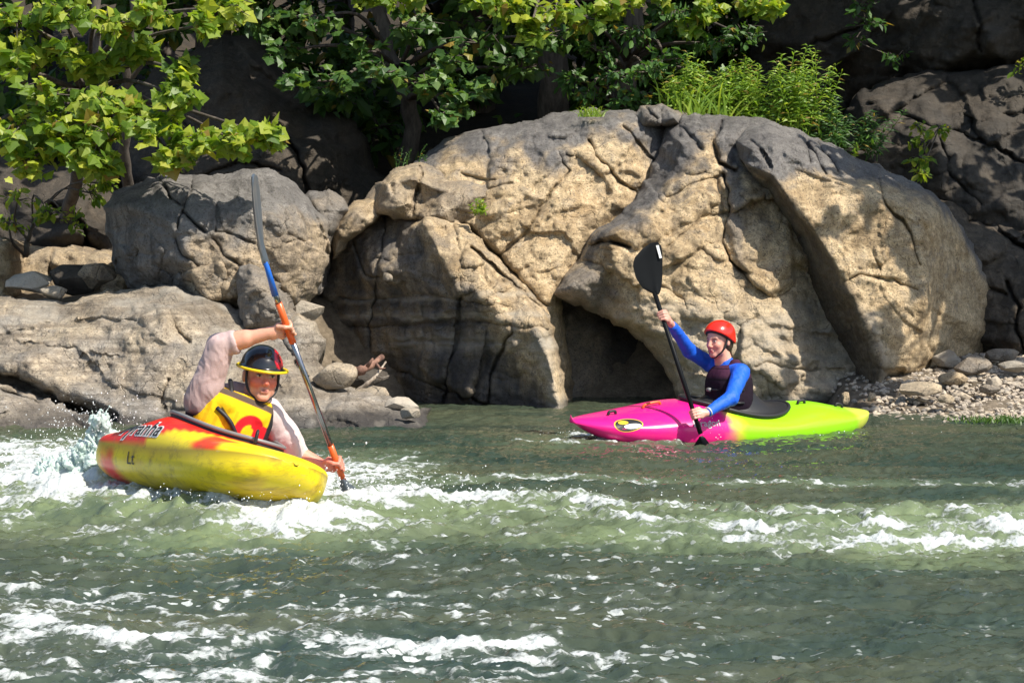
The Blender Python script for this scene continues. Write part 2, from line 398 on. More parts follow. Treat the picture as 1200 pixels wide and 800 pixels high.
rock('banded_buttress', 'dark left facing buttress of the outcrop with pale flood lines above the water', 'rock',
     [(343, 372, 22.3), (368, 345, 22.2), (384, 292, 22.1), (398, 268, 22), (425, 252, 21.9), (455, 246, 21.8), (500, 243, 21.5), (530, 250, 21.2), (552, 272, 20.9), (590, 308, 20.7), (625, 345, 20.5), (641, 362, 20.4), (652, 400, 20.3), (662, 460, 20.1), (664, 500, 20), (600, 500, 20.3), (540, 490, 20.6), (480, 478, 21.1), (450, 447, 21.6), (420, 425, 21.9), (380, 400, 22.1), (352, 390, 22.2)],
     [(430, 290, 21.5), (400, 330, 21.8), (450, 350, 21.35), (420, 385, 21.7), (490, 270, 20.95), (470, 300, 21.1), (500, 400, 20.95), (450, 420, 21.5), (560, 430, 20.55), (610, 440, 20.3), (545, 300, 20.55), (575, 330, 20.4), (610, 345, 20.3), (500, 460, 21.0), (600, 480, 20.3)],
     M_TAN, seed=3, rp=14, R=.22,
     creases=[[(500, 262, 20.75), (517, 298, 20.55), (541, 342, 20.35), (562, 337, 20.3), (599, 377, 20.1), (622, 376, 20.02), (643, 421, 19.9), (657, 482, 19.8)],
              [(440, 322, 21.2), (470, 312, 20.95), (500, 296, 20.75)], [(530, 352, 20.62), (541, 342, 20.35)]],
     cracks=[([(378, 352), (440, 349), (500, 346), (541, 350), (600, 362)], 2.0, .055), ([(372, 384), (440, 383), (520, 378), (590, 380), (640, 388)], 2.4, .07), ([(445, 403), (520, 399), (600, 402)], 1.8, .04), ([(452, 250), (448, 290), (440, 340), (434, 400), (430, 428)], 1.7, .14), ([(406, 262), (420, 300), (428, 322), (446, 324)], 1.5, .12), ([(376, 330), (382, 370)], 1.6, .1),
             ([(541, 345), (538, 390), (525, 430), (520, 475)], 1.8, .14), ([(600, 378), (590, 410), (575, 440), (572, 472)], 1.8, .14), ([(450, 432), (500, 448), (570, 474), (600, 482)], 1.6, .12), ([(552, 290), (600, 330), (634, 360)], 2.2, .16), ([(582, 320), (590, 330)], 3, .1)],
     grey=lambda ux, uy, V, nn, nz, nz2: .15 + .6 * sstep(0, 22, (500 + np.clip((uy - 262), 0, 400) * .70) - ux + 10 * nz) * sstep(246, 262, uy + 5 * nz) + .3 * nz2,
     stain_shade=lambda ux, uy, V, nn, nz, nz2: np.maximum(np.clip(sstep(0, 14, (505 + np.clip((uy - 262), 0, 400) * .70) - ux + 8 * nz) * (.17 + .42 * sstep(410, 428, uy + 7 * nz) + .35 * sstep(7, 3, np.abs(uy - 380 + 4 * nz)) + .28 * sstep(7, 3, np.abs(uy - 358 + 5 * nz)) + .2 * nz2) * sstep(250, 275, uy + 10 * nz), 0, 1), .8 * (1 - sstep(.05, .15, V[:, 2] + .05 * nz))),  # flood bands and wet line; shade of the left-facing side painted in
     pale=lambda ux, uy, V, nn, nz, nz2: (.35 + 1.5 * np.clip(fbm(V * np.array([4, 4, 30]) + 2, 4) + .15, 0, 1)) * .55 * sstep(5, 2, np.abs(uy - 371 + 3 * nz)) + .35 * sstep(5, 1, np.abs(uy - 350 + 3 * nz + (ux - 500) * .03)) + .34 * sstep(13, 3, np.abs(uy - 402 + 4 * nz)) * sstep(440, 470, ux) + .5 * sstep(14, 5, np.abs(ux - (640 + (uy - 420) * .22)) + 5 * nz) * sstep(375, 400, uy))
# cave back wall
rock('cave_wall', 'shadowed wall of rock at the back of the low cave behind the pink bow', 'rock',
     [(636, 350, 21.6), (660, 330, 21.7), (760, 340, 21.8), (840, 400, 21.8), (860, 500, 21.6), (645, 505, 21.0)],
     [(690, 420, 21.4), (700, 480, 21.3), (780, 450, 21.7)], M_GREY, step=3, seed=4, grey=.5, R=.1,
     stain_shade=lambda ux, uy, V, nn, nz, nz2: .25 + .6 * sstep(690, 720, ux + 10 * nz))  # darker to the right: deep cave shade painted into the rock colour
rock('central_outcrop', 'tan central block of the outcrop behind the woman, hollowed at its lower left', 'rock',
     [(688, 284, 20.9), (700, 268, 20.9), (728, 250, 21), (752, 220, 21.2), (772, 180, 21.5), (780, 150, 21.6), (800, 134, 21.8), (850, 136, 21.8), (900, 140, 21.7), (960, 200, 21.4), (1000, 300, 21.2), (1040, 400, 21), (1050, 500, 20.8), (960, 500, 20.3), (880, 500, 20.2), (800, 500, 20.3), (795, 470, 20.4), (775, 425, 20.6), (740, 392, 20.7), (700, 368, 20.7), (660, 352, 20.7), (647, 345, 20.7), (660, 322, 20.8), (680, 303, 20.85)],
     [(800, 170, 21.1), (850, 160, 21.15), (780, 230, 20.85), (830, 230, 20.75), (740, 262, 20.6), (715, 275, 20.45), (790, 290, 20.4), (850, 300, 20.4), (720, 310, 20.4), (680, 335, 20.35), (760, 350, 20.2), (740, 375, 20.3), (790, 400, 20.15), (850, 400, 20.1), (820, 450, 20.15), (900, 350, 20.3), (930, 300, 20.5), (900, 240, 20.8), (950, 420, 20.35), (900, 450, 20.1), (980, 460, 20.35), (660, 340, 20.5), (1000, 430, 20.5)],
     M_TAN, seed=5, rp=16, R=.26, frac_ang=20,
     blocks=[([(845, 202), (862, 192), (905, 215), (925, 260), (930, 330), (900, 345), (880, 330), (862, 300), (852, 262)], .10, 4),
             ([(690, 284), (725, 252), (770, 212), (835, 205), (840, 235), (815, 255), (800, 262), (762, 285), (740, 292), (705, 289)], .09, 4)],
     cracks=[([(695, 288), (715, 283), (738, 290)], 3.5, .4), ([(848, 205), (856, 245), (846, 285), (855, 305), (875, 320)], 2.4, .2), ([(855, 305), (885, 335), (905, 350), (925, 340)], 1.6, .1),
             ([(780, 232), (812, 215), (838, 208)], 1.4, .07), ([(780, 290), (795, 277), (815, 262)], 1.3, .06), ([(885, 430), (910, 428), (940, 432), (985, 433)], 1.5, .08),
             ([(775, 335), (792, 346), (805, 362)], 1.4, .05), ([(846, 142), (835, 165), (842, 190), (862, 200)], 2.5, .2), ([(898, 440), (905, 470)], 1.2, .05), ([(800, 150), (815, 165), (822, 175)], 3, .12)],
     grey=lambda ux, uy, V, nn, nz, nz2: sstep(-22, 22, np.interp(ux, [680, 720, 760, 780, 840, 860, 900, 1000], [305, 285, 255, 225, 165, 180, 210, 215]) - uy + 26 * nz + 14 * nz2) + .75 * sstep(26, 8, np.hypot((ux - 680) * .7, uy - 345) - 12 + 8 * nz) * 1.0 + .7 * sstep(15, 5, np.abs(ux - 862 - (uy - 250) * .1) + 8 * nz) * sstep(330, 280, uy),
     stain_shade=lambda ux, uy, V, nn, nz, nz2: .35 * sstep(.5, .7, nz2 + .3) * sstep(330, 300, uy) + .85 * (1 - sstep(.05, .16, V[:, 2] + .05 * nz)),
     pale=lambda ux, uy, V, nn, nz, nz2: .55 * sstep(330, 400, uy + 30 * nz + (ux - 700) * .1) * (.55 + .6 * np.clip(fbm(V * np.array([1.5, 1.5, 9]), 4) * 2 + .4, 0, 1)))
rock('cap_stone', 'small grey cap stone perched on the crest of the outcrop left of the grass', 'rock',
     [(738, 133, 22), (750, 124, 22), (775, 121, 22), (800, 130, 22), (830, 140, 21.9), (800, 150, 21.7), (775, 146, 21.6), (755, 148, 21.6)],
     [(765, 132, 21.5), (790, 138, 21.45)], M_TAN, step=1.3, seed=6, rp=7, R=.12, grey=.9, facet=.02, cracks=[([(757, 126), (770, 140)], 2.5, .2)])
rock('leaning_slab', 'tall tan slab leaning at the right of the outcrop with a dark undercut left side', 'rock',
     [(866, 186, 20.9), (862, 165, 21), (880, 146, 21.2), (900, 141, 21.2), (930, 150, 21.2), (965, 167, 21.1), (1000, 184, 21.1), (1050, 205, 21.1), (1090, 224, 21.1), (1110, 240, 21.2), (1135, 280, 21.5), (1160, 330, 21.9), (1180, 400, 22.1), (1150, 425, 22), (1100, 436, 21.3), (1050, 452, 20.6), (1030, 461, 20.4), (1014, 467, 20.55), (991, 430, 20.8), (951, 345, 20.9), (922, 267, 20.95), (899, 228, 20.9)],
     [(880, 175, 20.5), (905, 170, 20.45), (940, 190, 20.4), (960, 210, 20.35), (1000, 240, 20.15), (1040, 280, 20.1), (1060, 340, 20.05), (1040, 400, 19.95), (1060, 430, 20.1), (1085, 260, 20.3), (1098, 300, 20.5), (1092, 360, 20.5), (1085, 400, 20.5), (1120, 330, 21.2), (1010, 215, 20.6), (1060, 230, 20.65)],
     M_TAN, seed=7, rp=7, R=.10, facet=.02, frac=.028, frac_ang=62,
     creases=[[(872, 192, 20.5), (905, 205, 20.25), (925, 232, 20.15), (946, 258, 20.08), (975, 302, 20.0), (998, 345, 19.92), (1021, 394, 19.85), (1030, 428, 19.85), (1029, 455, 19.95)],
              [(925, 195, 20.38), (960, 206, 20.3), (1010, 222, 20.25), (1060, 240, 20.25), (1080, 258, 20.3)], [(1080, 258, 20.25), (1086, 330, 20.22), (1080, 400, 20.2), (1062, 436, 20.15)]],
     cracks=[([(945, 168), (955, 180), (962, 196), (968, 204)], 2.2, .12), ([(958, 166), (972, 186), (982, 202)], 1.6, .1), ([(1030, 212), (1038, 240), (1058, 258), (1070, 285), (1078, 310)], 1.7, .12),
             ([(995, 328), (1020, 324), (1048, 327), (1075, 340)], 1.7, .09), ([(880, 165), (895, 180), (903, 195)], 1.8, .1), ([(1024, 300), (1032, 316)], 1.3, .05), ([(946, 165), (950, 192)], 3.0, .1)],
     grey=greytop([(860, 215), (910, 206), (960, 200), (1000, 208), (1050, 222), (1090, 240), (1120, 262), (1180, 380)], soft=10, amp=9, amp2=6),
     stain_shade=lambda ux, uy, V, nn, nz, nz2: .72 * sstep(10, -4, ux - np.interp(uy, [205, 258, 302, 345, 394, 428, 455], [905, 946, 975, 998, 1021, 1030, 1029]) + 5 * nz) * sstep(200, 215, uy),  # shade of the undercut side painted on, left of the ridge
     pale=lambda ux, uy, V, nn, nz, nz2: .45 * sstep(24, 4, ux - np.interp(uy, [205, 258, 302, 345, 394, 428, 455], [905, 946, 975, 998, 1021, 1030, 1029]) + 8 * nz) * sstep(0, 6, ux - np.interp(uy, [205, 258, 302, 345, 394, 428, 455], [905, 946, 975, 998, 1021, 1030, 1029])) * sstep(350, 390, uy))
# ---------------- right cliff
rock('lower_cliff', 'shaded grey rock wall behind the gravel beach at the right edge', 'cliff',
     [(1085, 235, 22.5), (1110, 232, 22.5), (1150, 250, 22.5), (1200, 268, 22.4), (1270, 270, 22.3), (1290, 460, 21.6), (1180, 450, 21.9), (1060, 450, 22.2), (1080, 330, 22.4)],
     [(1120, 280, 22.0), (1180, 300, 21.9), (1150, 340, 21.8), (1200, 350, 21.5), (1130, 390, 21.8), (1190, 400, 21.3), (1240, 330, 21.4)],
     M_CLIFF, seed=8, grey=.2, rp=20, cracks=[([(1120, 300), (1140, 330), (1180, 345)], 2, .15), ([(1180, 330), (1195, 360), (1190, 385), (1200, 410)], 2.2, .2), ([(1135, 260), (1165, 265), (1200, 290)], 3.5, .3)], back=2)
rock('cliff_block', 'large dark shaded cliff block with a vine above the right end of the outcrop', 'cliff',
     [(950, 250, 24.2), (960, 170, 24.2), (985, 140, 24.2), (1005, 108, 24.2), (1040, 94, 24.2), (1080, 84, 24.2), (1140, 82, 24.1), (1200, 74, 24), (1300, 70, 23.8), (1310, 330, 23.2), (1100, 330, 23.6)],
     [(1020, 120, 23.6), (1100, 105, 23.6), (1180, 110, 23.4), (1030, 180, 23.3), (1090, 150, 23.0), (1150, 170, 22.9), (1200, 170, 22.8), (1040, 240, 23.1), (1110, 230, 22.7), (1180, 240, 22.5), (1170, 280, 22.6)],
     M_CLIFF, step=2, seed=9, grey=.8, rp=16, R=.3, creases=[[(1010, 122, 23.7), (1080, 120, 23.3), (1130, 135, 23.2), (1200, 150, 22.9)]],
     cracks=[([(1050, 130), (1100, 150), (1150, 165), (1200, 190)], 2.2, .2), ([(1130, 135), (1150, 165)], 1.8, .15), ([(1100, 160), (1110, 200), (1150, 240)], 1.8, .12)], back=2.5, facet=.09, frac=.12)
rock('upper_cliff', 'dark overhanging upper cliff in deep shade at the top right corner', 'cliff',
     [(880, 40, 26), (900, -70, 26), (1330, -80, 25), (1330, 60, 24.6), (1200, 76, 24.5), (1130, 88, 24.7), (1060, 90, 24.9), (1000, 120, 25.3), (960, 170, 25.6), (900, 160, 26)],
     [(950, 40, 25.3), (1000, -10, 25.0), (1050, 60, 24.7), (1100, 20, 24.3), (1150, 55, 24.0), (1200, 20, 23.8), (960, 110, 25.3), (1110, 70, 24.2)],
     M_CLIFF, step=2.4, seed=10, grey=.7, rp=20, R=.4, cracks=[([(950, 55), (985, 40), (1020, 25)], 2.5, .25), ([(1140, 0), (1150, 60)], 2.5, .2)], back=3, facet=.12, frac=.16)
# ---------------- left side
rock('angular_boulder', 'big angular grey boulder with split face above the man with the raised paddle', 'boulder',
     [(120, 242, 20.7), (133, 224, 20.8), (160, 215, 20.8), (188, 204, 20.8), (225, 206, 20.8), (262, 204, 20.7), (300, 198, 20.7), (322, 200, 20.7), (345, 214, 20.6), (362, 232, 20.6), (385, 262, 20.6), (386, 300, 20.6), (372, 345, 20.5), (350, 372, 20.4), (300, 380, 20.3), (262, 365, 20.3), (215, 352, 20.3), (160, 346, 20.5), (136, 320, 20.7), (128, 280, 20.8)],
     [(150, 240, 20.35), (150, 300, 20.4), (175, 250, 20.1), (190, 230, 20.2), (200, 300, 19.95), (230, 240, 20.0), (225, 330, 19.9), (270, 250, 19.95), (320, 250, 19.95), (300, 300, 19.8), (340, 300, 19.85), (350, 260, 20.1), (280, 345, 19.8), (330, 340, 19.85)],
     M_GREY, seed=11, frac=.06, frac_ang=60, rp=14, R=.22, step=1.5,
     creases=[[(190, 215, 20.35), (205, 262, 19.85), (225, 310, 19.75), (240, 350, 19.75)], [(225, 225, 20.1), (222, 262, 19.85)]],
     cracks=[([(226, 206), (218, 235), (208, 268)], 1.7, .14), ([(187, 210), (200, 232), (212, 240)], 2.6, .16), ([(216, 250), (228, 262), (240, 272)], 2.4, .18), ([(206, 280), (214, 300), (232, 312)], 2.2, .12), ([(250, 280), (262, 300), (282, 312)], 1.8, .1),
             ([(255, 235), (252, 272), (272, 275), (298, 285)], 1.3, .06), ([(335, 285), (350, 280), (372, 290)], 1.4, .07), ([(212, 318), (232, 340), (245, 352)], 1.6, .1)],
     grey=lambda ux, uy, V, nn, nz, nz2: sstep(-25, 25, np.interp(ux, [120, 200, 225, 300, 385], [400, 360, 285, 265, 262]) - uy + 25 * nz + 8 * nz2) * .9 + .1,
     stain_shade=lambda ux, uy, V, nn, nz, nz2: .35 * sstep(.3, .6, nz2 + .2 * nz) * sstep(215, 190, ux), facet=.045)  # streaky darkening over the left facets only
for o_ in (COL.objects['angular_boulder'],): pass
rock('wedged_boulder', 'grey boulder wedged between the angular boulder and the dark buttress', 'boulder',
     [(345, 236, 21.2), (362, 224, 21.3), (385, 222, 21.3), (402, 232, 21.3), (408, 246, 21.2), (398, 262, 21.1), (386, 292, 21.1), (374, 345, 21), (352, 345, 20.9), (352, 280, 21)],
     [(372, 245, 20.8), (378, 275, 20.8), (366, 310, 20.7)], M_GREY, seed=12, rp=10, R=.15, grey=.75, cracks=[([(362, 232), (372, 255), (385, 275)], 1.8, .1)])
rock('tan_shoulder_rock', 'small tan jointed rock at the upper left corner of the dark buttress', 'rock',
     [(383, 275, 21.3), (395, 252, 21.4), (415, 235, 21.5), (440, 233, 21.5), (450, 247, 21.4), (436, 262, 21.2), (410, 280, 21.1), (390, 305, 21.1)],
     [(415, 250, 21.0), (400, 275, 20.95)], M_TAN, seed=13, rp=8, R=.12, grey=.2, facet=.05, step=1.4)
rock('pointed_stone', 'dark pointed stone standing in the gap under the angular boulder', 'boulder',
     [(277, 330, 19.6), (280, 312, 19.6), (292, 309, 19.6), (312, 318, 19.55), (335, 345, 19.5), (348, 368, 19.5), (345, 390, 19.4), (285, 385, 19.4), (278, 355, 19.5)],
     [(300, 335, 19.3), (320, 360, 19.25), (290, 350, 19.35)], M_GREY, seed=14, rp=8, R=.12, grey=.8, step=1.4, facet=.02)
rock('water_worn_slab', 'wide pale water worn rock slab sloping into the river behind the man', 'rock',
     [(-90, 352, 20.3), (10, 346, 20.3), (50, 350, 20.3), (75, 355, 20.2), (110, 344, 20.2), (150, 338, 20.1), (192, 333, 20.1), (240, 346, 20), (300, 372, 19.7), (350, 366, 19.5), (370, 376, 19.4), (382, 398, 19.3), (374, 424, 19.1), (390, 450, 18.9), (450, 463, 18.9), (505, 478, 18.8), (500, 505, 17.9), (420, 522, 17.4), (200, 522, 17.4), (105, 512, 17.6), (70, 485, 18.3), (20, 462, 18.7), (-90, 440, 19)],
     [(20, 375, 19.7), (60, 390, 19.4), (30, 430, 18.85), (100, 365, 19.6), (110, 410, 19.0), (100, 440, 18.75), (160, 360, 19.5), (200, 365, 19.4), (250, 375, 19.3), (160, 400, 18.9), (220, 410, 18.75), (280, 410, 18.8), (330, 430, 18.6), (150, 450, 18.5), (220, 450, 18.4), (350, 400, 19.0), (300, 480, 17.95), (200, 480, 18.15), (130, 475, 18.3), (400, 470, 18.3), (450, 480, 18.25), (380, 490, 18.0), (180, 385, 18.95), (205, 372, 19.15)],
     M_SLAB, seed=15, rp=12, R=.3, step=1.6, amp=.045, shrink=.9, drop=.5, facet=.06, frac=.045, frac_ang=12,
     cracks=[([(300, 375), (330, 395), (350, 430), (360, 440)], 2.0, .1), ([(198, 445), (190, 470), (196, 490)], 1.8, .08), ([(-20, 436), (20, 446), (50, 462), (90, 476), (128, 490)], 9, .7), ([(-20, 432), (30, 456)], 6, .4), ([(0, 395), (60, 380), (120, 372), (165, 378)], 3, .08), ([(200, 372), (210, 390), (222, 400)], 2.5, .1)],
     grey=lambda ux, uy, V, nn, nz, nz2: .35 + .5 * nz + .4 * sstep(430, 480, uy),
     pale=lambda ux, uy, V, nn, nz, nz2: .35 * sstep(.1, .7, nz) * sstep(400, 370, uy) + .2 * sstep(.2, .6, nz2),
     stain_shade=lambda ux, uy, V, nn, nz, nz2: .85 * (1 - sstep(.05, .17, V[:, 2] + .07 * nz)) + .35 * sstep(14, 2, np.abs(uy - 405 - (ux - 100) * .08 + 9 * nz)) * sstep(90, 200, ux) * .5)
rock('shore_ledge', 'low wet rock ledge at the waterline in the lower left of the bank', 'rock',
     [(-90, 462, 18.3), (0, 455, 18.4), (40, 468, 18.3), (80, 482, 18.2), (100, 500, 17.8), (90, 520, 17.3), (-90, 525, 17.2)],
     [(10, 475, 18.0), (50, 488, 17.9)], M_SLAB, seed=16, rp=8, R=.2, grey=.6, step=1.8, drop=.4,
     stain_shade=lambda ux, uy, V, nn, nz, nz2: .7 * (1 - sstep(.05, .2, V[:, 2] + .08 * nz)))
# left background ledges
rock('dappled_ledge', 'low tan ledge in dappled light between the left trees and the boulder', 'rock',
     [(8, 300, 22.5), (30, 290, 22.6), (70, 290, 22.6), (128, 292, 22.6), (150, 300, 22.6), (150, 350, 22.2), (8, 352, 22.2)],
     [(60, 305, 22.2), (110, 305, 22.2), (90, 325, 22.1)], M_TAN, seed=17, rp=6, R=.12, grey=.3, step=1.8, facet=.05, cracks=[([(62, 292), (58, 330)], 2, .15)])
rock('edge_boulder', 'pale upright boulder cut by the left edge of the picture', 'boulder',
     [(-60, 285, 21.6), (0, 277, 21.6), (11, 283, 21.6), (13, 320, 21.5), (8, 350, 21.4), (-60, 352, 21.3)],
     [(-20, 310, 21.2)], M_TAN, seed=18, rp=8, R=.15, grey=.3, step=1.8)
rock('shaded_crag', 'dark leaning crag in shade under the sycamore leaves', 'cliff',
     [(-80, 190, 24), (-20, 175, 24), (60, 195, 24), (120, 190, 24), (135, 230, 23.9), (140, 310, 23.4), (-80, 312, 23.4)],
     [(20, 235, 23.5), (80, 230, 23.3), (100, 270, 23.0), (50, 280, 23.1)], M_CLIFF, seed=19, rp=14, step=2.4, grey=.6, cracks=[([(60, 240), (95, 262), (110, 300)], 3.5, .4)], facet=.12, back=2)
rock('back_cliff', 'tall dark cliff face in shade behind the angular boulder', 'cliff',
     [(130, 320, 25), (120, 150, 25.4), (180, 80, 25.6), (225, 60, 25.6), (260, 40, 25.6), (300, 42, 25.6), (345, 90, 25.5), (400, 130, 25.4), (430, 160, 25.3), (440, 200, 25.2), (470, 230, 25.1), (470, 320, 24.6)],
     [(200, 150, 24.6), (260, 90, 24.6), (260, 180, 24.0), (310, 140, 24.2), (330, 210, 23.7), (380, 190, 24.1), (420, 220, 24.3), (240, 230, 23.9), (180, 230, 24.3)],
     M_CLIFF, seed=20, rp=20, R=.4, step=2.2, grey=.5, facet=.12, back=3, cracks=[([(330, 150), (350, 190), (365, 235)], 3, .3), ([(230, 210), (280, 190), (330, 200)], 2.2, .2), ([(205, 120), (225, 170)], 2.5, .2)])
# ---------------- ground
def ground_z(x, y):
    right = np.interp(y, [-60, -6, 0, 3, 17.6, 18.5, 20, 21.7, 24, 30, 45, 90], [6, 1.0, -.3, -.9, -.8, -.03, .22, .42, .9, 3.5, 14, 34])
    left = np.interp(y, [-60, -6, 0, 3, 17, 18.2, 19.6, 20.6, 22, 24, 30, 45, 90], [6, 1.0, -.3, -.9, -.9, -.4, .55, .85, .98, 1.3, 4, 14, 34])
    mid = np.interp(y, [-60, -6, 0, 3, 19, 21, 22, 24, 30, 45, 90], [6, 1.0, -.3, -.9, -.8, -.3, .9, 1.6, 4, 14, 34])
    wr = sstep(2.6, 3.1, x + .0 * y); wl = sstep(-1.5, -2.3, x)
    return mid * (1 - wr) * (1 - wl) + right * wr + left * wl
gx = np.concatenate([-np.geomspace(7, 120, 26)[::-1], np.linspace(-6.9, 6.9, 220), np.geomspace(7, 120, 26)])
gy = np.concatenate([np.linspace(-60, 16, 40), np.linspace(16.2, 26, 180), np.geomspace(26.2, 90, 40)])
X, Y = np.meshgrid(gx, gy)
p3 = np.stack([X.ravel(), Y.ravel(), 0 * X.ravel()], 1)
Z = ground_z(X.ravel(), Y.ravel()) + .05 * fbm(p3 * 1.3, 5) * 2 + sstep(26, 32, p3[:, 1]) * fbm(p3 * .15, 4) * 2.5
V = np.stack([X.ravel(), Y.ravel(), Z], 1)
H, Wd = X.shape; idx = np.arange(H * Wd).reshape(H, Wd)
Q = np.stack([idx[:-1, :-1], idx[:-1, 1:], idx[1:, 1:], idx[1:, :-1]], -1).reshape(-1, 4)
def b(nt, bs):
    p = wpos(nt)
    n = noise(nt, p, 6, 10, .7); n2 = noise(nt, p, 40, 5, .7)
    c = ramp(nt, n, [(.3, (.07, .055, .04)), (.5, (.19, .15, .10)), (.7, (.34, .27, .19))])
    sep = N(nt, 'SeparateXYZ'); L(nt, p, sep.inputs[0])
    f = mth(nt, 'MULTIPLY', mth(nt, 'SUBTRACT', sep.outputs['Y'], 22.5), 1.0, clamp=True)
    c = mixc(nt, f, c, ramp(nt, n, [(.35, (.02, .016, .01)), (.65, (.06, .045, .025))]))
    c = mixc(nt, mth(nt, 'MULTIPLY', n2, .5), c, (.05, .04, .03))
    L(nt, c, bs.inputs['Base Color']); bs.inputs['Roughness'].default_value = .95
    bp = N(nt, 'Bump', Strength=.8, Distance=.04); L(nt, n2, bp.inputs['Height']); L(nt, bp.outputs[0], bs.inputs['Normal'])
link(make_mesh('ground', V, Q), 'ground', mat('bank_soil', b), kind='structure')

# ---------------- the river
def pl_world(pts): return np.array([PW(a, c)[:2] for a, c in pts])
crest = np.array([P(a_, c_, 1)[:2] * 0 + [((a_ - 600) / FPX) * d_, d_] for a_, c_, d_ in [(-300, 0, 12.6), (0, 0, 12.5), (130, 0, 12.1), (260, 0, 11.6), (400, 0, 11.7), (520, 0, 12.2), (640, 0, 12.1), (760, 0, 11.7), (900, 0, 11.4), (1040, 0, 11.5), (1200, 0, 11.6), (1500, 0, 11.8)]])
def crest_off(x, y): return y - np.interp(x, crest[:, 0], crest[:, 1])
def water_height(x, y, fine=True):
    p = np.stack([x, y, np.zeros_like(x)], 1)
    w = noise3(p * [.35, .75, 1]) * .035 + noise3(p * [.9, 2.1, 1] + 7) * .028
    calm = .62 + .38 * sstep(18.5, 15, y)
    q = p + .12 * np.stack([noise3(p * 2.3), noise3(p * 2.3 + 31), 0 * x], 1)
    w = w + calm * (.022 * (1 - 2 * np.abs(noise3(q * [1.9, 4.2, 1] + 3))) + .022 * (1 - 2 * np.abs(noise3(q * [4.2, 8.5, 1] + 13))))
    if fine:
        w = w + calm * (.0105 * (.6 - 2 * np.abs(noise3(q * [9, 19, 1] + 5))) * 1.3 + .0055 * (noise3(q * [24, 44, 1] + 55)))
    c = crest_off(x, y)
    hgt = .035 + .015 * np.sin(x * 1.3) + .10 * np.exp(-((x + 1.5) / .9) ** 2)
    ridge = np.exp(-((c + .0) / .55) ** 2)
    w = w + hgt * ridge + .04 * np.exp(-((c - 1.5) / .45) ** 2) * (.6 + .7 * noise3(p * [.8, .6, 1])) - .02 * np.exp(-((c + 1.1) / .5) ** 2)
    # turbulence where it breaks
    tb = np.exp(-((c + .05) / 1.15) ** 2)
    if fine:
        w = w + tb * (.060 * np.abs(noise3(q * [3.0, 4.4, 1] + 8)) + .034 * np.abs(noise3(q * [7, 10, 1] + 18)) + .016 * noise3(q * [17, 24, 1]))
    # pile of water round the rider's stern
    s = P(116, 560, 12.9); r2 = ((x - s[0]) / .42) ** 2 + ((y - s[1]) / .5) ** 2
    w = w + .12 * np.exp(-r2) * (1 + .9 * noise3(p * [6, 6, 1] + 2))
    return w
xf = np.arange(-5.0, 5.0, .0125)
xs = np.concatenate([-np.geomspace(5.05, 110, 34)[::-1], xf, np.geomspace(5.05, 110, 34)])
ys = np.concatenate([np.linspace(-3, 6.1, 60)[:-1], np.arange(6.1, 9, .013), np.arange(9, 14.5, .018), np.arange(14.5, 20.5, .026), np.linspace(20.55, 23, 30)])
X, Y = np.meshgrid(xs, ys); x = X.ravel().astype(np.float32); y = Y.ravel().astype(np.float32)
far = np.abs(x) > 7
z = water_height(x, y); z[far] = 0
p = np.stack([x, y, 0 * x], 1)
c = crest_off(x, y)
wq = p + .22 * np.stack([noise3(p * 1.7), .5 * noise3(p * 1.7 + 9), 0 * x], 1) + .07 * np.stack([noise3(p * 6), .6 * noise3(p * 6 + 9), 0 * x], 1)
big = noise3(p * [.5, .9, 1] + 40) * 1.3
lace = 1 - np.abs(noise3(wq * [1.6, 3.6, 1] + 4)) * 3.0          # bright along the zero lines -> lacy streaks
lace2 = 1 - np.abs(noise3(wq * [4.5, 9.5, 1] + 24)) * 2.6
lf = np.interp(x, [-3.3, -1.5, 0, 1.2, 3.5], [1.3, 1.15, .85, .6, .62])   # the break is strongest on the left
cw_ = .42 + .35 * sstep(-.8, -1.8, x); f_band = np.exp(-((c - .12 - .3 * sstep(-.8, -1.8, x)) / cw_) ** 2) * lf
f_band2 = .40 * np.exp(-((c + .8) / .6) ** 2) + .75 * np.exp(-((c + .42) / .12) ** 2) * sstep(-.4, .6, x) + .55 * np.exp(-((c + .72) / .10) ** 2) * sstep(.6, 1.4, x) + .5 * np.exp(-((c - 1.5 - .3 * np.sin(x)) / .25) ** 2) * sstep(-1.6, -.6, x)
k2 = pl_world([(655, 508), (760, 515), (860, 517)])
f_boat = .8 * np.exp(-((y - np.interp(x, k2[:, 0], k2[:, 1])) / .16) ** 2) * sstep(PW(650, 512)[0], PW(690, 512)[0], x) * sstep(PW(830, 512)[0], PW(760, 512)[0], x)
near = sstep(10.2, 8.9, y) * np.interp(x / np.maximum(y, 1), [-.25, -.05, .06, .12, .25], [.95, .85, .5, .22, .20])
st = pl_world([(-200, 735), (0, 742), (150, 765), (320, 752), (480, 772), (640, 765), (760, 790)])
f_st = sstep(.20, .04, np.abs(y - np.interp(x, st[:, 0], st[:, 1]) - .05)) * sstep(PW(860, 780)[0], PW(560, 780)[0], x)
st2 = pl_world([(-100, 690), (100, 700), (260, 716), (420, 700)])
f_st2 = .5 * sstep(.22, .02, np.abs(y - np.interp(x, st2[:, 0], st2[:, 1]))) * sstep(PW(620, 700)[0], PW(380, 700)[0], x)
st3 = pl_world([(440, 660), (560, 670), (700, 690), (800, 700)])
f_st3 = .34 * sstep(.35, .1, np.abs(y - np.interp(x, st3[:, 0], st3[:, 1]))) * sstep(PW(880, 700)[0], PW(760, 700)[0], x)
leftw = sstep(PW(190, 540)[0], PW(60, 540)[0], x) * sstep(18, 15, y) * sstep(10.8, 11.9, y) * .95 + .75 * sstep(-.2, -.9, x) * sstep(-1.9, -1.2, x) * sstep(16.5, 14, y) * sstep(11.5, 12.2, y)
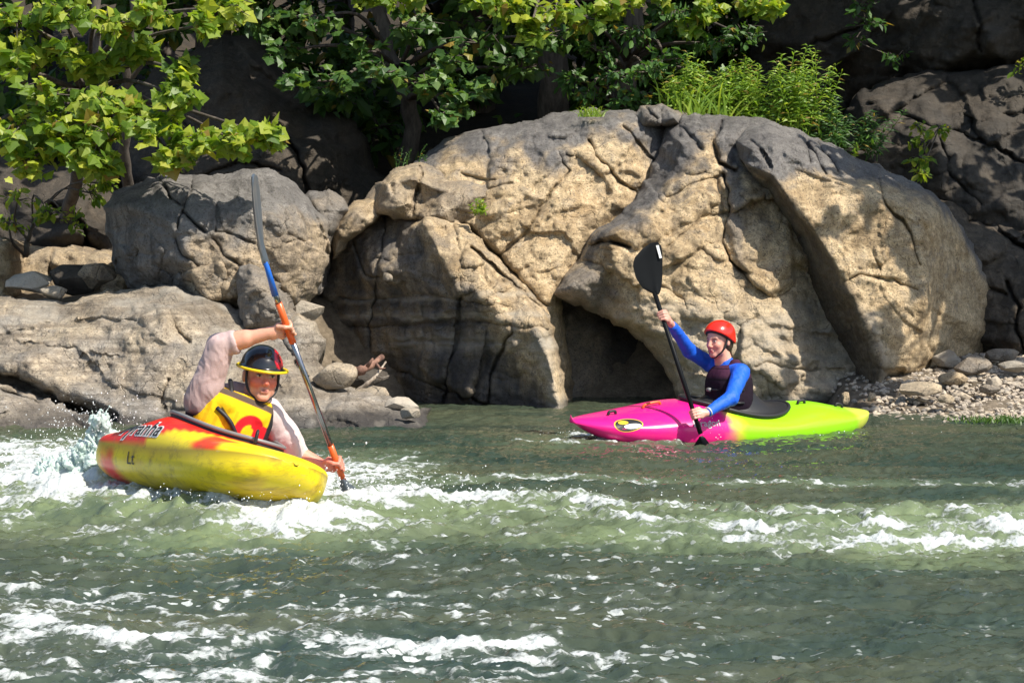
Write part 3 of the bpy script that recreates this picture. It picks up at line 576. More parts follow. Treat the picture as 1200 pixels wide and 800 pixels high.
sp = P(112, 555, 12.9); f_sp = 1.2 * np.exp(-(((x - sp[0]) / .5) ** 2 + ((y - sp[1]) / .6) ** 2))
pour = 1.0 * np.exp(-(((x - PW(300, 585)[0]) / .9) ** 2 + (c / .35) ** 2))
def seg_foam(q, yaw, half, w):
    d = np.array([math.cos(yaw), math.sin(yaw)]); ox, oy = x - q[0], y - q[1]; t = np.clip(ox * d[0] + oy * d[1], -half, half)
    return np.exp(-(np.hypot(ox - t * d[0], oy - t * d[1]) / w) ** 2)
f_hull = 1.15 * seg_foam(P(246, 560, 12.05), -math.radians(57), .95, .46)
f_hull2 = .62 * seg_foam(P(780, 510, 16.8), math.pi + math.radians(27), .85, .40) * (.6 + 1.4 * np.clip(noise3(wq * [5, 9, 1] + 3), 0, 1))
density = np.maximum.reduce([f_hull, f_hull2, f_band * 1.05, f_band2, f_boat, near * .58, f_st, f_st2, f_st3, leftw, f_sp, pour])
density = density + .12 * (big) * (density > .05)
tex = .5 * (lace - .35) + .34 * (lace2 - .4) + .3 * noise3(wq * [12, 22, 1])
foam = sstep(.25, 1.30, density * .90 + tex * .80)
foam = np.maximum(foam, .30 * sstep(.25, .9, density))
cw = c + .9 * noise3(p * [.7, .5, 1] + 90) + .35 * noise3(wq * [1.5, 3, 1] + 70)
aer = np.clip(np.exp(-((cw + .45) / .95) ** 2) * np.interp(x, [-4, 0, 4], [.7, .6, .9]) * (.7 + 1.1 * noise3(wq * [1.2, 3, 1] + 60)) + .7 * density * (y > 10.5), 0, 1)
fleck = sstep(11.2, 10.2, y) * np.interp(x / np.maximum(y, 1), [-.25, .0, .08, .25], [.8, 1, .8, .35]) + .5 * sstep(.15, .5, density); foam[far] = 0; fleck[far] = 0; aer[far] = 0
z = z + .018 * foam * (.7 + 1.2 * np.abs(noise3(p * [14, 20, 1])) + .9 * noise3(p * [34, 48, 1]))
H, Wd = X.shape; idx = np.arange(H * Wd, dtype=np.int32).reshape(H, Wd)
Q = np.stack([idx[:-1, :-1], idx[:-1, 1:], idx[1:, 1:], idx[1:, :-1]], -1).reshape(-1, 4)
def b(nt, bs):
    p = wpos(nt)
    f = attr(nt, 'foam').outputs['Fac']; a = attr(nt, 'aer').outputs['Fac']
    n1 = noise(nt, mapped(nt, p, (13, 24, 13)), 1.0, 9, .78, 1.1)
    n2 = noise(nt, mapped(nt, p, (60, 80, 60)), 1.0, 3, .6)
    vo = N(nt, 'TexVoronoi', Scale=38.0); L(nt, p, vo.inputs['Vector'])
    fm = mth(nt, 'ADD', f, mth(nt, 'MULTIPLY', mth(nt, 'SUBTRACT', n1, .5), 1.9))
    fm = mth(nt, 'ADD', fm, mth(nt, 'MULTIPLY', mth(nt, 'SUBTRACT', vo.outputs['Distance'], .35), .5))
    gate = mth(nt, 'MULTIPLY', f, 3.0, clamp=True)
    fm = mth(nt, 'MULTIPLY', ramp(nt, fm, [(.36, (0, 0, 0)), (.47, (.55, .55, .55)), (.70, (1, 1, 1))]), gate)
    v2 = N(nt, 'TexVoronoi', Scale=1.0); L(nt, mapped(nt, N(nt, 'VectorMath', operation='ADD').outputs[0], (1, 1, 1)), v2.inputs['Vector'])
    ad = [n_ for n_ in nt.nodes if n_.type == 'VECT_MATH'][-1]; L(nt, mapped(nt, p, (13, 30, 13)), ad.inputs[0])
    nw = N(nt, 'TexNoise', Scale=22.0, Detail=4); L(nt, p, nw.inputs['Vector']); L(nt, nw.outputs['Color'], ad.inputs[1])
    sc_ = N(nt, 'SeparateColor'); L(nt, v2.outputs['Color'], sc_.inputs[0])
    thr = mth(nt, 'MULTIPLY', mth(nt, 'SUBTRACT', mth(nt, 'ADD', sc_.outputs[0], mth(nt, 'MULTIPLY', noise(nt, mapped(nt, p, (.9, 2, 1)), 1.0, 3), 2.2)), 1.74), .75)
    fk = mth(nt, 'GREATER_THAN', mth(nt, 'SUBTRACT', thr, v2.outputs['Distance']), 0.0)
    fm = mth(nt, 'MAXIMUM', fm, mth(nt, 'MULTIPLY', mth(nt, 'MULTIPLY', fk, .6), attr(nt, 'fleck').outputs['Fac']))
    wcol = mixc(nt, ramp(nt, noise(nt, mapped(nt, p, (.5, 1.1, 1)), 1.0, 4), [(.35, (0, 0, 0)), (.65, (1, 1, 1))]), (.026, .044, .033), (.062, .071, .042))
    wcol = mixc(nt, mth(nt, 'MULTIPLY', a, mth(nt, 'ADD', .35, n1)), wcol, (.16, .205, .10))
    wcol = mixc(nt, mth(nt, 'MULTIPLY', mth(nt, 'MULTIPLY', f, .35), 1.0), wcol, (.34, .40, .31))
    fcol = mixc(nt, n2, (.34, .39, .37), (.66, .68, .67))
    L(nt, mixc(nt, fm, wcol, fcol), bs.inputs['Base Color'])
    rr = mth(nt, 'ADD', .035, mth(nt, 'MULTIPLY', fm, .45)); L(nt, rr, bs.inputs['Roughness'])
    bs.inputs['IOR'].default_value = 1.33
    h = mth(nt, 'ADD', mth(nt, 'MULTIPLY', noise(nt, mapped(nt, p, (16, 30, 16)), 1.0, 5, .6), .014), mth(nt, 'MULTIPLY', mth(nt, 'MULTIPLY', n2, fm), .012))
    bp = N(nt, 'Bump', Strength=.8, Distance=1.0); L(nt, h, bp.inputs['Height']); L(nt, bp.outputs[0], bs.inputs['Normal'])
M_WATER = mat('river_water', b)
link(make_mesh('river_water', np.stack([x, y, z], 1), Q, {'foam': foam, 'aer': aer, 'fleck': fleck}), 'river_water', M_WATER, kind='structure')

# ---------------- loose stones
def hull_stone(seed, sx, sy, sz, sub=2):
    import bmesh
    r = np.random.default_rng(seed); bm = bmesh.new()
    pts = r.normal(size=(24, 3)); pts /= np.linalg.norm(pts, axis=1)[:, None]; pts *= r.uniform(.8, 1.05, (24, 1)); pts *= (sx, sy, sz)
    for q in pts: bm.verts.new(q)
    res = bmesh.ops.convex_hull(bm, input=bm.verts)
    bmesh.ops.delete(bm, geom=[g for g in bm.verts if not g.link_faces], context='VERTS')
    bmesh.ops.bevel(bm, geom=list(bm.edges), offset=.10 * min(sx, sy, sz) * 1.5, segments=2, affect='EDGES', profile=.6, clamp_overlap=True)
    bmesh.ops.triangulate(bm, faces=bm.faces)
    me = bpy.data.meshes.new('stone'); bm.to_mesh(me); bm.free()
    n = len(me.vertices); co = np.empty(n * 3, np.float32); me.vertices.foreach_get('co', co); V = co.reshape(-1, 3)
    V = V + .06 * min(sx, sy, sz) * fbm(V / max(sx, sy, sz) * 3 + seed, 3)[:, None] * V / (np.linalg.norm(V, axis=1)[:, None] + 1e-6) * 2
    me.vertices.foreach_set('co', np.ascontiguousarray(V, np.float32).ravel())
    me.polygons.foreach_set('use_smooth', np.ones(len(me.polygons), bool))
    for k, v in (('grey', r.choice([.0, .2, .6])), ('stain_shade', 0), ('pale', r.choice([0, 0, .3, .6]))):
        at = me.attributes.new(k, 'FLOAT', 'POINT'); at.data.foreach_set('value', np.full(n, v, np.float32))
    return me
def stone(seed, px, py, D, w, h, d=None, label=None, group=None, rz=0, m=None, mesh=None, name='stone', lift=.0, tilt=0, cat='stone'):
    """w,h size in metres, standing with its base at px,py"""
    me = mesh or hull_stone(seed, w / 2, (d or w) / 2, h / 2)
    o = link(me, name, None, None, label, cat, group)
    if not me.materials: me.materials.append(m or M_PEBBLE)
    q = P(px, py, D); o.location = (q[0], q[1], q[2] + h * .42 + lift); o.rotation_euler = (tilt, 0, rz)
    return o
# right beach: the stones that can be told apart
stone(1, 1079, 464, 19.2, .42, .15, .3, 'largest pale flat stone on the gravel beach below the leaning slab', m=M_TAN, tilt=.15)
stone(2, 991, 476, 19.1, .09, .15, .08, 'small pale pointed stone standing at the left end of the gravel beach', m=M_TAN)
stone(3, 1118, 452, 19.9, .34, .15, .25, 'rounded tan stone behind the largest pale flat stone of the beach', m=M_TAN, rz=.4)
stone(4, 1140, 441, 20.3, .42, .22, .3, 'large grey block lying in shade under the cliff on the beach', m=M_GREY, rz=.2)
stone(5, 1110, 432, 20.7, .34, .2, .3, 'grey boulder in the shade at the foot of the leaning slab', m=M_GREY, rz=1.2)
stone(6, 1187, 437, 20.2, .3, .14, .2, 'flat grey rock slab on the beach at the right picture edge', m=M_GREY, rz=.2)
stone(7, 1160, 462, 19.4, .2, .12, .2, 'dark angular stone half way up the gravel beach', m=M_GREY, rz=.9)
stone(8, 1172, 424, 20.9, .4, .16, .3, 'long grey rock lying against the cliff foot on the beach', m=M_GREY, rz=.1)
stone(9, 1108, 472, 18.9, .2, .09, .16, 'tan flat stone just below the largest pale stone', m=M_TAN, rz=.3)
stone(10, 1020, 470, 19.2, .12, .1, .1, 'small tan stone by the foot of the leaning slab corner', m=M_TAN, rz=.7)
tm = [hull_stone(40 + k, .5, .5 * a, .5 * b_) for k, (a, b_) in enumerate([(.8, .6), (.7, .5), (.9, .45), (.6, .6), (.8, .35), (1, .7)])]
for me in tm: me.materials.append(M_PEBBLE)
rs = np.random.default_rng(21); cnt = 0; placed = []
def on_ground(px, py):
    for D in np.arange(17.9, 24, .03):
        q = P(px, py, D)
        if q[2] <= ground_z(np.array([q[0]]), np.array([q[1]]))[0]: return q
    return None
tries = 0
while cnt < 230 and tries < 4000:
    tries += 1
    px = rs.uniform(985, 1235); py = rs.uniform(418, 497)
    if py < 486 - (px - 985) * .33 or (px < 1060 and py < 462): continue
    q = on_ground(px, py)
    if q is None: continue
    s = rs.choice([.06, .08, .1, .14, .2], p=[.3, .28, .24, .13, .05]) * (1 + .3 * (py < 450))
    if any((q[0] - a[0]) ** 2 + (q[1] - a[1]) ** 2 < (.42 * (s + a[2])) ** 2 for a in placed): continue
    placed.append((q[0], q[1], s))
    o = link(tm[rs.integers(6)], 'beach_stone', None, None, 'small angular stone lying loose among many on the gravel beach', 'stone', 'stones of the gravel beach')
    o.location = (q[0], q[1], q[2] + s * .12); o.scale = (s, s, s * rs.uniform(.8, 1.1)); o.rotation_euler = (rs.normal(0, .25), rs.normal(0, .25), rs.uniform(0, 6.3)); cnt += 1
# fine gravel: nobody could count it
base = []
ic = hull_stone(77, .5, .42, .3); n0 = len(ic.vertices)
co = np.empty(n0 * 3, np.float32); ic.vertices.foreach_get('co', co); co = co.reshape(-1, 3)
fv = np.array([list(p_.vertices) for p_ in ic.polygons])
gv, gf, gg = [], [], []; k = 0
for i in range(4200):
    px = rs.uniform(975, 1300); py = rs.uniform(415, 500)
    if py < 482 - (px - 985) * .30: continue
    y0 = rs.uniform(18.35, 21.6); x0 = (px - 600) / FPX * y0
    if x0 < 2.75: continue
    s = rs.uniform(.03, .075); a = rs.uniform(0, 6.3); R_ = np.array([[math.cos(a), -math.sin(a), 0], [math.sin(a), math.cos(a), 0], [0, 0, 1]])
    gz = ground_z(np.array([x0]), np.array([y0]))[0]
    gv.append(co @ R_.T * s + [x0, y0, gz + s * .2 + .01]); gf.append(fv + k * n0); gg.append(np.full(n0, rs.uniform(0, 1))); k += 1
gg = np.concatenate(gg)
link(make_mesh('gravel', np.concatenate(gv), np.concatenate(gf), {'grey': gg, 'stain_shade': gg * 0, 'pale': .5 * (gg < .3)}), 'gravel', M_PEBBLE, kind='stuff')
# left bank stones
stone(60, 85, 342, 21.0, .62, .32, .5, 'dark grey stone in front of the dappled ledge on the left bank', m=M_CLIFF, lift=-.02, cat='boulder')
stone(61, 112, 340, 20.9, .42, .3, .4, 'grey stone with pale lit top leaning against the angular boulder', m=M_GREY, rz=.5, lift=.02, cat='boulder')
stone(62, 35, 344, 20.9, .55, .24, .45, 'flat pale stone behind the top edge of the water worn slab', m=M_PEBBLE, rz=.1)
stone(63, 62, 352, 20.5, .30, .16, .3, 'small grey stone at the top edge of the water worn slab', m=M_GREY, rz=.9)
stone(64, 392, 454, 18.7, .44, .25, .36, 'smooth rounded grey stone on the slab by the driftwood', m=M_GREY, rz=.05, lift=.0)
stone(65, 470, 484, 18.5, .36, .16, .3, 'low brown stone at the waterline under the dark buttress', m=M_PEBBLE, rz=.2)
stone(66, 432, 474, 18.9, .42, .2, .3, 'rough brown stone below the driftwood branch', m=M_GREY, rz=.7)
stone(67, 455, 330, 20.95, .13, .11, .1, 'small pale stone lodged in a crack of the dark buttress', m=M_TAN, lift=-.0)
stone(68, 360, 375, 19.9, .34, .2, .3, 'small grey stone between the slab and the dark buttress', m=M_GREY)
stone(69, 420, 455, 19.6, .6, .22, .5, 'flat dark rock behind the rounded grey stone', m=M_CLIFF)
stone(70, 480, 490, 18.0, .24, .1, .2, 'half sunken green stained stone in the shallows', m=M_GREY)
def bark_mat(name, a, b_):
    def b(nt, bs):
        p = N(nt, 'TexCoord').outputs['Object']; n = noise(nt, mapped(nt, p, (16, 16, 3)), 1.0, 8, .7)
        L(nt, ramp(nt, n, [(.35, a), (.65, b_)]), bs.inputs['Base Color']); bs.inputs['Roughness'].default_value = .9
        bp = N(nt, 'Bump', Strength=.6, Distance=.02); L(nt, n, bp.inputs['Height']); L(nt, bp.outputs[0], bs.inputs['Normal'])
    return mat(name, b)
M_BARK = bark_mat('bark', (.045, .035, .028), (.13, .11, .09))
M_DRIFT = bark_mat('driftwood', (.20, .15, .11), (.46, .40, .32))
def tube(pts, rad, n=8, cap=True):
    pts = np.asarray(pts, float); m = len(pts); rad = np.broadcast_to(np.asarray(rad, float), (m,))
    t = np.gradient(pts, axis=0); t /= np.linalg.norm(t, axis=1)[:, None] + 1e-9
    up = np.array([0, 0, 1.0]) if abs(t[0][2]) < .9 else np.array([1.0, 0, 0])
    a = np.cross(t[0], up); a /= np.linalg.norm(a); V = []
    for i in range(m):
        a = a - t[i] * (a @ t[i]); a /= np.linalg.norm(a); b_ = np.cross(t[i], a)
        an = np.arange(n) / n * 2 * math.pi
        V.append(pts[i] + rad[i] * (np.cos(an)[:, None] * a + np.sin(an)[:, None] * b_))
    V = np.concatenate(V); k = np.arange(n); F = []
    for i in range(m - 1):
        F.append(np.stack([i * n + k, i * n + (k + 1) % n, (i + 1) * n + (k + 1) % n, (i + 1) * n + k], 1))
    F = [np.concatenate(F)]
    if cap:
        V = np.concatenate([V, pts[:1], pts[-1:]]); c0 = m * n
        F.append(np.stack([(k + 1) % n, k, np.full(n, c0)], 1)); F.append(np.stack([(m - 1) * n + k, (m - 1) * n + (k + 1) % n, np.full(n, c0 + 1)], 1))
    return V, F, {}
def smooth_path(pts, n=8):
    pts = np.asarray(pts, float); t = np.linspace(0, len(pts) - 1, (len(pts) - 1) * n + 1); out = []
    P_ = np.concatenate([[2 * pts[0] - pts[1]], pts, [2 * pts[-1] - pts[-2]]])
    for u in t:
        i = min(int(u), len(pts) - 2); f = u - i; p0, p1, p2, p3 = P_[i:i + 4]
        out.append(.5 * ((2 * p1) + (-p0 + p2) * f + (2 * p0 - 5 * p1 + 4 * p2 - p3) * f * f + (-p0 + 3 * p1 - 3 * p2 + p3) * f ** 3))
    return np.array(out)
dw = join([tube(smooth_path([P(419, 458, 18.9), P(432, 448, 18.85), P(441, 440, 18.9), P(452, 424, 19.1)], 5), np.linspace(.022, .009, 16) * (1 + .2 * np.sin(np.arange(16) * 1.7)), 7), tube([P(440, 441, 18.9), P(449, 443, 18.8), P(456, 440, 18.75)], [.010, .007, .003], 5)])
link(make_mesh('driftwood_branch', dw[0], dw[1]), 'driftwood_branch', M_DRIFT, None, 'thin pale driftwood branch lying between the stones beside the dark buttress', 'driftwood')
dw = join([tube(smooth_path([P(412, 437, 19.1), P(428, 432, 19.0), P(448, 418, 19.2)], 5), np.linspace(.05, .022, 11) * (1 + .25 * np.sin(np.arange(11) * 2.1)), 9), tube([P(430, 430, 19.0), P(437, 420, 18.95)], [.02, .008], 6), tube([P(440, 425, 19.1), P(446, 432, 18.9), P(452, 431, 18.9)], [.016, .010, .004], 6)])
link(make_mesh('driftwood_log', dw[0], dw[1]), 'driftwood_log', bark_mat('driftlog', (.10, .05, .035), (.36, .2, .14)), None, 'short reddish brown piece of drift log above the pale branch', 'driftwood')
# ---------------- foliage
def leaf_tpl(kind):
    if kind == 'sycamore':
        o = [(0, 0), (-.08, .20), (-.12, .42), (.10, .40), (.30, .60), (.44, .40), (.55, .34), (.74, .20), (1.0, 0)]
        out = o + [(a, -b) for a, b in o[1:-1][::-1]]
        pts = [(.3, 0, .05)] + [(a, b, -.10 * abs(b) - .06 * a) for a, b in out]
    elif kind == 'oval':
        o = [(0, 0), (.25, .22), (.6, .25), (1, 0)]
        out = o + [(a, -b) for a, b in o[1:-1][::-1]]
        pts = [(.45, 0, -.04)] + [(a, b, .05 * abs(b) * 4 - .08 * a) for a, b in out]
    else:   # lance
        o = [(0, 0), (.3, .10), (.65, .085), (1, 0)]
        out = o + [(a, -b) for a, b in o[1:-1][::-1]]
        pts = [(.45, 0, .02)] + [(a, b, -.25 * a * a) for a, b in out]
    n = len(pts) - 1; k = np.arange(n)
    return np.array(pts), np.stack([np.zeros(n, int), 1 + k, 1 + (k + 1) % n], 1)
TPL = {k: leaf_tpl(k) for k in ('sycamore', 'oval', 'lance')}
def unit(v): return v / (np.linalg.norm(v, axis=-1, keepdims=True) + 1e-9)
def leaves(pos, dirs, nrm, size, kind, r):
    T, F = TPL[kind]; n = len(pos)
    x = unit(dirs); y = unit(np.cross(nrm, x)); z = np.cross(x, y)
    curl = r.uniform(.2, 3.6, n)
    V = (T[None, :, 0, None] * x[:, None] + T[None, :, 1, None] * y[:, None] + (T[None, :, 2, None] * curl[:, None, None]) * z[:, None]) * size[:, None, None] + pos[:, None]
    Fa = (F[None] + (np.arange(n) * len(T))[:, None, None]).reshape(-1, 3)
    lv = np.repeat(r.uniform(0, 1, n), len(T))
    return V.reshape(-1, 3), [Fa], {'lv': lv}
def leaf_mat(name, a, b_, c, trans=.45, rough=.45):
    def bd(nt, bs):
        v = attr(nt, 'lv').outputs['Fac']
        col = ramp(nt, v, [(0, a), (.55, b_), (.93, c), (.97, (.30, .22, .05))])
        L(nt, col, bs.inputs['Base Color']); bs.inputs['Roughness'].default_value = rough
        tr = N(nt, 'BsdfTranslucent'); L(nt, mixc(nt, 1.0, col, (1.5, 1.45, .6), 'MULTIPLY'), tr.inputs['Color'])
        ms = nt.nodes.new('ShaderNodeMixShader'); ms.inputs[0].default_value = trans
        out = nt.nodes['Material Output']; L(nt, bs.outputs[0], ms.inputs[1]); L(nt, tr.outputs[0], ms.inputs[2]); L(nt, ms.outputs[0], out.inputs['Surface'])
    return mat(name, bd)
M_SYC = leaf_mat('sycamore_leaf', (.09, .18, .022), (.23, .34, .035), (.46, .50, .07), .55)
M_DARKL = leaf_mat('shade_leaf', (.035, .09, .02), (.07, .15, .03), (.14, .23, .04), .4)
M_GLOSS = leaf_mat('glossy_leaf', (.035, .095, .022), (.06, .14, .03), (.11, .22, .04), .38, .45)
M_WILLOW = leaf_mat('willow_leaf', (.12, .24, .03), (.24, .38, .045), (.38, .48, .07), .5)

def crown(clusters, kind, size, r, per=55, up=.9, droop=.35, hang=(0, 0, 0)):
    """clusters: (centre xyz, radius xyz); returns leaf parts and twig parts"""
    LP, TW = [], []
    for c, rad in clusters:
        c = np.array(c); rad = np.array(rad)
        nt_ = max(4, int(per / 7)); d = unit(r.normal(size=(nt_, 3))); ends = c + d * rad * r.uniform(.5, 1.05, (nt_, 1))
        st = c + d * rad * .05
        for s, e in zip(st, ends):
            mid = (s + e) / 2 + r.normal(0, .03, 3) + [0, 0, .03]
            TW.append(tube(np.array([s, mid, e]), [.008, .005, .003], 4, False))
            k = r.integers(5, 10); t = r.uniform(.25, 1.05, k)[:, None]
            pos = s * (1 - t) ** 2 + 2 * mid * t * (1 - t) + e * t ** 2 + r.normal(0, .035, (k, 3)) * (size / .12)
            dirs = unit(e - s)[None] * .6 + r.normal(0, .75, (k, 3)) + [0, -.15, -droop]
            nr = unit(np.array([.15, -.45, up]) + r.normal(0, .42, (k, 3)))
            sz = size * r.uniform(.4, 1.45, k)
            LP.append(leaves(pos, dirs, nr, sz, kind, r))
    return LP, TW
def tree(name, label, trunk, radii, clusters, kind, size, lm, seed, per=55, group=None, cat='tree', tm_=None, limbs=True, **kw):
    r = np.random.default_rng(seed)
    root = bpy.data.objects.new(name, None); COL.objects.link(root); base = np.array(trunk[0], float); root.location = base
    root['label'] = label; root['category'] = cat
    if group: root['group'] = group
    path = smooth_path(trunk, 6)
    path[1:-1] += r.normal(0, .02, (len(path) - 2, 3)); rr = np.interp(np.linspace(0, 1, len(path)), np.linspace(0, 1, len(radii)), radii)
    V, F, A = tube(path - base, rr, 10)
    link(make_mesh('trunk', V, F), 'trunk', tm_ or M_BARK, root)
    LP, TW = crown(clusters, kind, size, r, per, **kw)
    if limbs:
        for c, rad in clusters:
            c = np.array(c); i = np.argmin(np.linalg.norm(path - (c - [0, 0, .5]), axis=1)); i = min(i, len(path) - 1)
            s = path[i]; mid = (s + c) / 2 + r.normal(0, .08, 3) + [0, 0, .12]
            TW.append(tube(smooth_path([s, mid, c], 4), np.linspace(min(.035, rr[i] * .6), .009, 9), 5, False))
    V, F, A = join(TW); link(make_mesh('branches', V - base, F), 'branches', tm_ or M_BARK, root)
    V, F, A = join(LP); link(make_mesh('crown', V - base, F, A, smooth=False), 'crown', lm, root)
    return root
def C(px, py, D, rx, rz=None, ry=None): return (P(px, py, D), (rx * .92, (ry or rx) * 1.1, (rz or rx * .5)))
# the sycamore on the left, leaves in full sun
syc = [C(20, 25, 20.4, .42), C(75, 15, 20.2, .4), C(130, 30, 20.2, .38), C(180, 12, 20.1, .34), C(262, 8, 19.9, .30, .14), C(245, 28, 19.8, .2, .12), C(20, 75, 20.3, .36), C(70, 65, 20.4, .34), C(120, 75, 20.5, .3),
       C(165, 60, 20.6, .22), C(60, 110, 20.2, .34), C(120, 120, 20.1, .34), C(20, 150, 20.2, .34), C(75, 150, 20.2, .36), C(130, 160, 20.0, .36, .2), C(180, 150, 19.8, .32, .2), C(205, 110, 19.8, .22, .2), C(230, 165, 19.7, .30, .16),
       C(275, 165, 19.6, .28, .14), C(312, 158, 19.6, .16, .09), C(215, 85, 19.9, .14, .12), C(30, 190, 20.2, .32, .16), C(90, 178, 20.2, .3, .14), C(150, 125, 20.2, .24), C(-30, 60, 20.3, .4), C(-30, 160, 20.3, .4), C(200, 185, 19.8, .22, .1), C(120, 190, 20.0, .2, .1)]
tree('sycamore_tree', 'sycamore with big sunlit yellow green leaves overhanging the left bank', [P(64, 300, 23.6), P(84, 240, 22.9), P(100, 140, 21.6), P(112, 40, 21.4), P(118, -120, 21.3)], [.085, .07, .06, .05, .035], syc, 'sycamore', .105, M_SYC, 31, per=120)
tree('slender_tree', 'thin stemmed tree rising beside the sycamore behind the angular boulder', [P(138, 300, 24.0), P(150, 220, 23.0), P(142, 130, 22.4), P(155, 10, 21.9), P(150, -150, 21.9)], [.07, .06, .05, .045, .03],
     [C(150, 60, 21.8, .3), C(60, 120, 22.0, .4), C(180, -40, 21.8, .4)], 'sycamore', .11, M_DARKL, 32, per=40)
tree('low_bank_shrub', 'low leafy shrub in half shade under the sycamore at the left edge', [P(30, 300, 22), P(35, 270, 21.9), P(45, 250, 21.8)], [.03, .02, .012],
     [C(20, 235, 21.6, .28, .16), C(60, 250, 21.4, .24, .1), C(105, 226, 21.3, .16, .1), C(85, 262, 21.5, .14, .07), C(10, 262, 21.7, .2, .1), C(125, 215, 21.2, .12, .07)], 'oval', .085, M_SYC, 33, per=42, cat='shrub')
# overhanging boughs along the top
tree('overhanging_sycamore', 'sycamore whose sunlit bough hangs into the top centre of the picture', [P(640, 260, 25.5), P(650, 120, 25), P(640, 0, 24.5), P(630, -150, 23.5)], [.22, .19, .15, .1],
     [C(600, 8, 22.2, .36, .14), C(650, 15, 22.2, .30, .16), C(565, 0, 22.2, .26, .12), C(690, 22, 22.4, .24, .12), C(720, 5, 22.5, .3, .12), C(620, 38, 22.2, .12, .08), C(830, 12, 22.3, .2, .1), C(880, 6, 22.3, .26, .09), C(808, 30, 22.4, .12, .06), C(905, 10, 22.3, .12, .05), C(770, -5, 22.5, .3, .12), C(500, -8, 22.4, .3, .12), C(440, -2, 22.5, .26, .12)],
     'sycamore', .10, M_SYC, 34, per=95)
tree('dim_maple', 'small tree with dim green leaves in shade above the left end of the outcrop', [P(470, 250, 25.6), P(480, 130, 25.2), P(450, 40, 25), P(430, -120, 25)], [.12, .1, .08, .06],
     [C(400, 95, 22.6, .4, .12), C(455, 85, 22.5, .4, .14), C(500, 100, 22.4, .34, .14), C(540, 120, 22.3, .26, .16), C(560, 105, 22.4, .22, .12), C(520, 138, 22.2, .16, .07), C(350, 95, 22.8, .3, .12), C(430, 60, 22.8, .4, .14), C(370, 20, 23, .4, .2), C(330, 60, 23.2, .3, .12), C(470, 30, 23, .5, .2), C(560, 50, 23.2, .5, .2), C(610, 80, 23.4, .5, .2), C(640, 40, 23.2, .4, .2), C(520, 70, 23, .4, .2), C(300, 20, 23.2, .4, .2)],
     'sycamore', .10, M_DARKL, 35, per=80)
tree('glossy_leaved_tree', 'tree with small glossy oval leaves behind the crest of the outcrop', [P(735, 230, 25), P(728, 130, 24.6), P(742, 40, 24.4), P(738, -120, 24.4)], [.17, .15, .12, .09],
     [C(700, 60, 22.6, .28), C(740, 40, 22.5, .32), C(790, 20, 22.5, .34), C(720, 90, 22.5, .26), C(760, 85, 22.3, .26), C(690, 110, 22.8, .2), C(730, 120, 22.5, .2, .12), C(780, 70, 22.4, .26), C(830, 50, 22.6, .3), C(690, 20, 22.8, .3), C(845, 90, 22.8, .26), C(670, 95, 23.2, .2), C(870, 40, 23, .3), C(760, 115, 22.5, .2, .1)],
     'oval', .085, M_GLOSS, 36, per=110)
# dark wood behind
rw = np.random.default_rng(8)
for k, (px, D) in enumerate([(300, 28.5), (410, 30), (520, 29), (600, 31), (690, 28), (820, 29.5), (900, 31), (60, 29), (200, 30.5), (1010, 30)]):
    cl = [C(px + rw.normal(0, 60), rw.uniform(-140, 215), D - 1.5 + rw.normal(0, .8), rw.uniform(.5, .9)) for _ in range(24)]
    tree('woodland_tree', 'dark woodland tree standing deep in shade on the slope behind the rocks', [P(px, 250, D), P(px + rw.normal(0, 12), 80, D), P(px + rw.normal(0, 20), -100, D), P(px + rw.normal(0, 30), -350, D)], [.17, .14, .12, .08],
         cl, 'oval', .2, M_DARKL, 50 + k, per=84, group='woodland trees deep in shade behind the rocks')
# tall crowns over the bank: they shade the slope and cliffs
def high_crown(px, D, seed, spots, label, size=.28, per=110):
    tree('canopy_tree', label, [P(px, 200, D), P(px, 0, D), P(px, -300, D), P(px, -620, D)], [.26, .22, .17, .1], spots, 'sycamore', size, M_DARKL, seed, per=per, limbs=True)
rc = np.random.default_rng(77)
for k, (px, D, x0, x1, lab) in enumerate([(250, 27.5, -8.5, -2.5, 'tall tree on the slope left whose high crown shades the left cliff'), (560, 28, -2.5, 2.5, 'tall tree on the slope in the middle whose high crown shades the wood'), (960, 27.5, 2.5, 9, 'tall tree on the slope right whose high crown shades the right cliff')]):
    sp = [((rc.uniform(x0, x1), 22.3 + 6.5 * rc.uniform(0, 1) ** 1.4, rc.uniform(5.2, 8.0)), (1.0, 1.0, .5)) for _ in range(60)]
    high_crown(px, D, 90 + k, sp, lab)
sp = [((6.9 + rc.normal(0, .8), 18.9 + rc.normal(0, 1.1), 5.3 + rc.normal(0, .8)), (.75, .75, .45)) for _ in range(30)]
sp = [s for s in sp if s[0][0] - .8 > s[0][1] * .236 or s[0][2] > 4.9]
tree('bankside_tree', 'tree on the right bank whose crown throws dappled shade on the cliff', [(8.6, 20.6, .4), (8.4, 20.4, 2.5), (7.8, 19.8, 4.6), (7.4, 19.5, 6)], [.2, .16, .12, .07], sp, 'sycamore', .2, M_DARKL, 99, per=64)

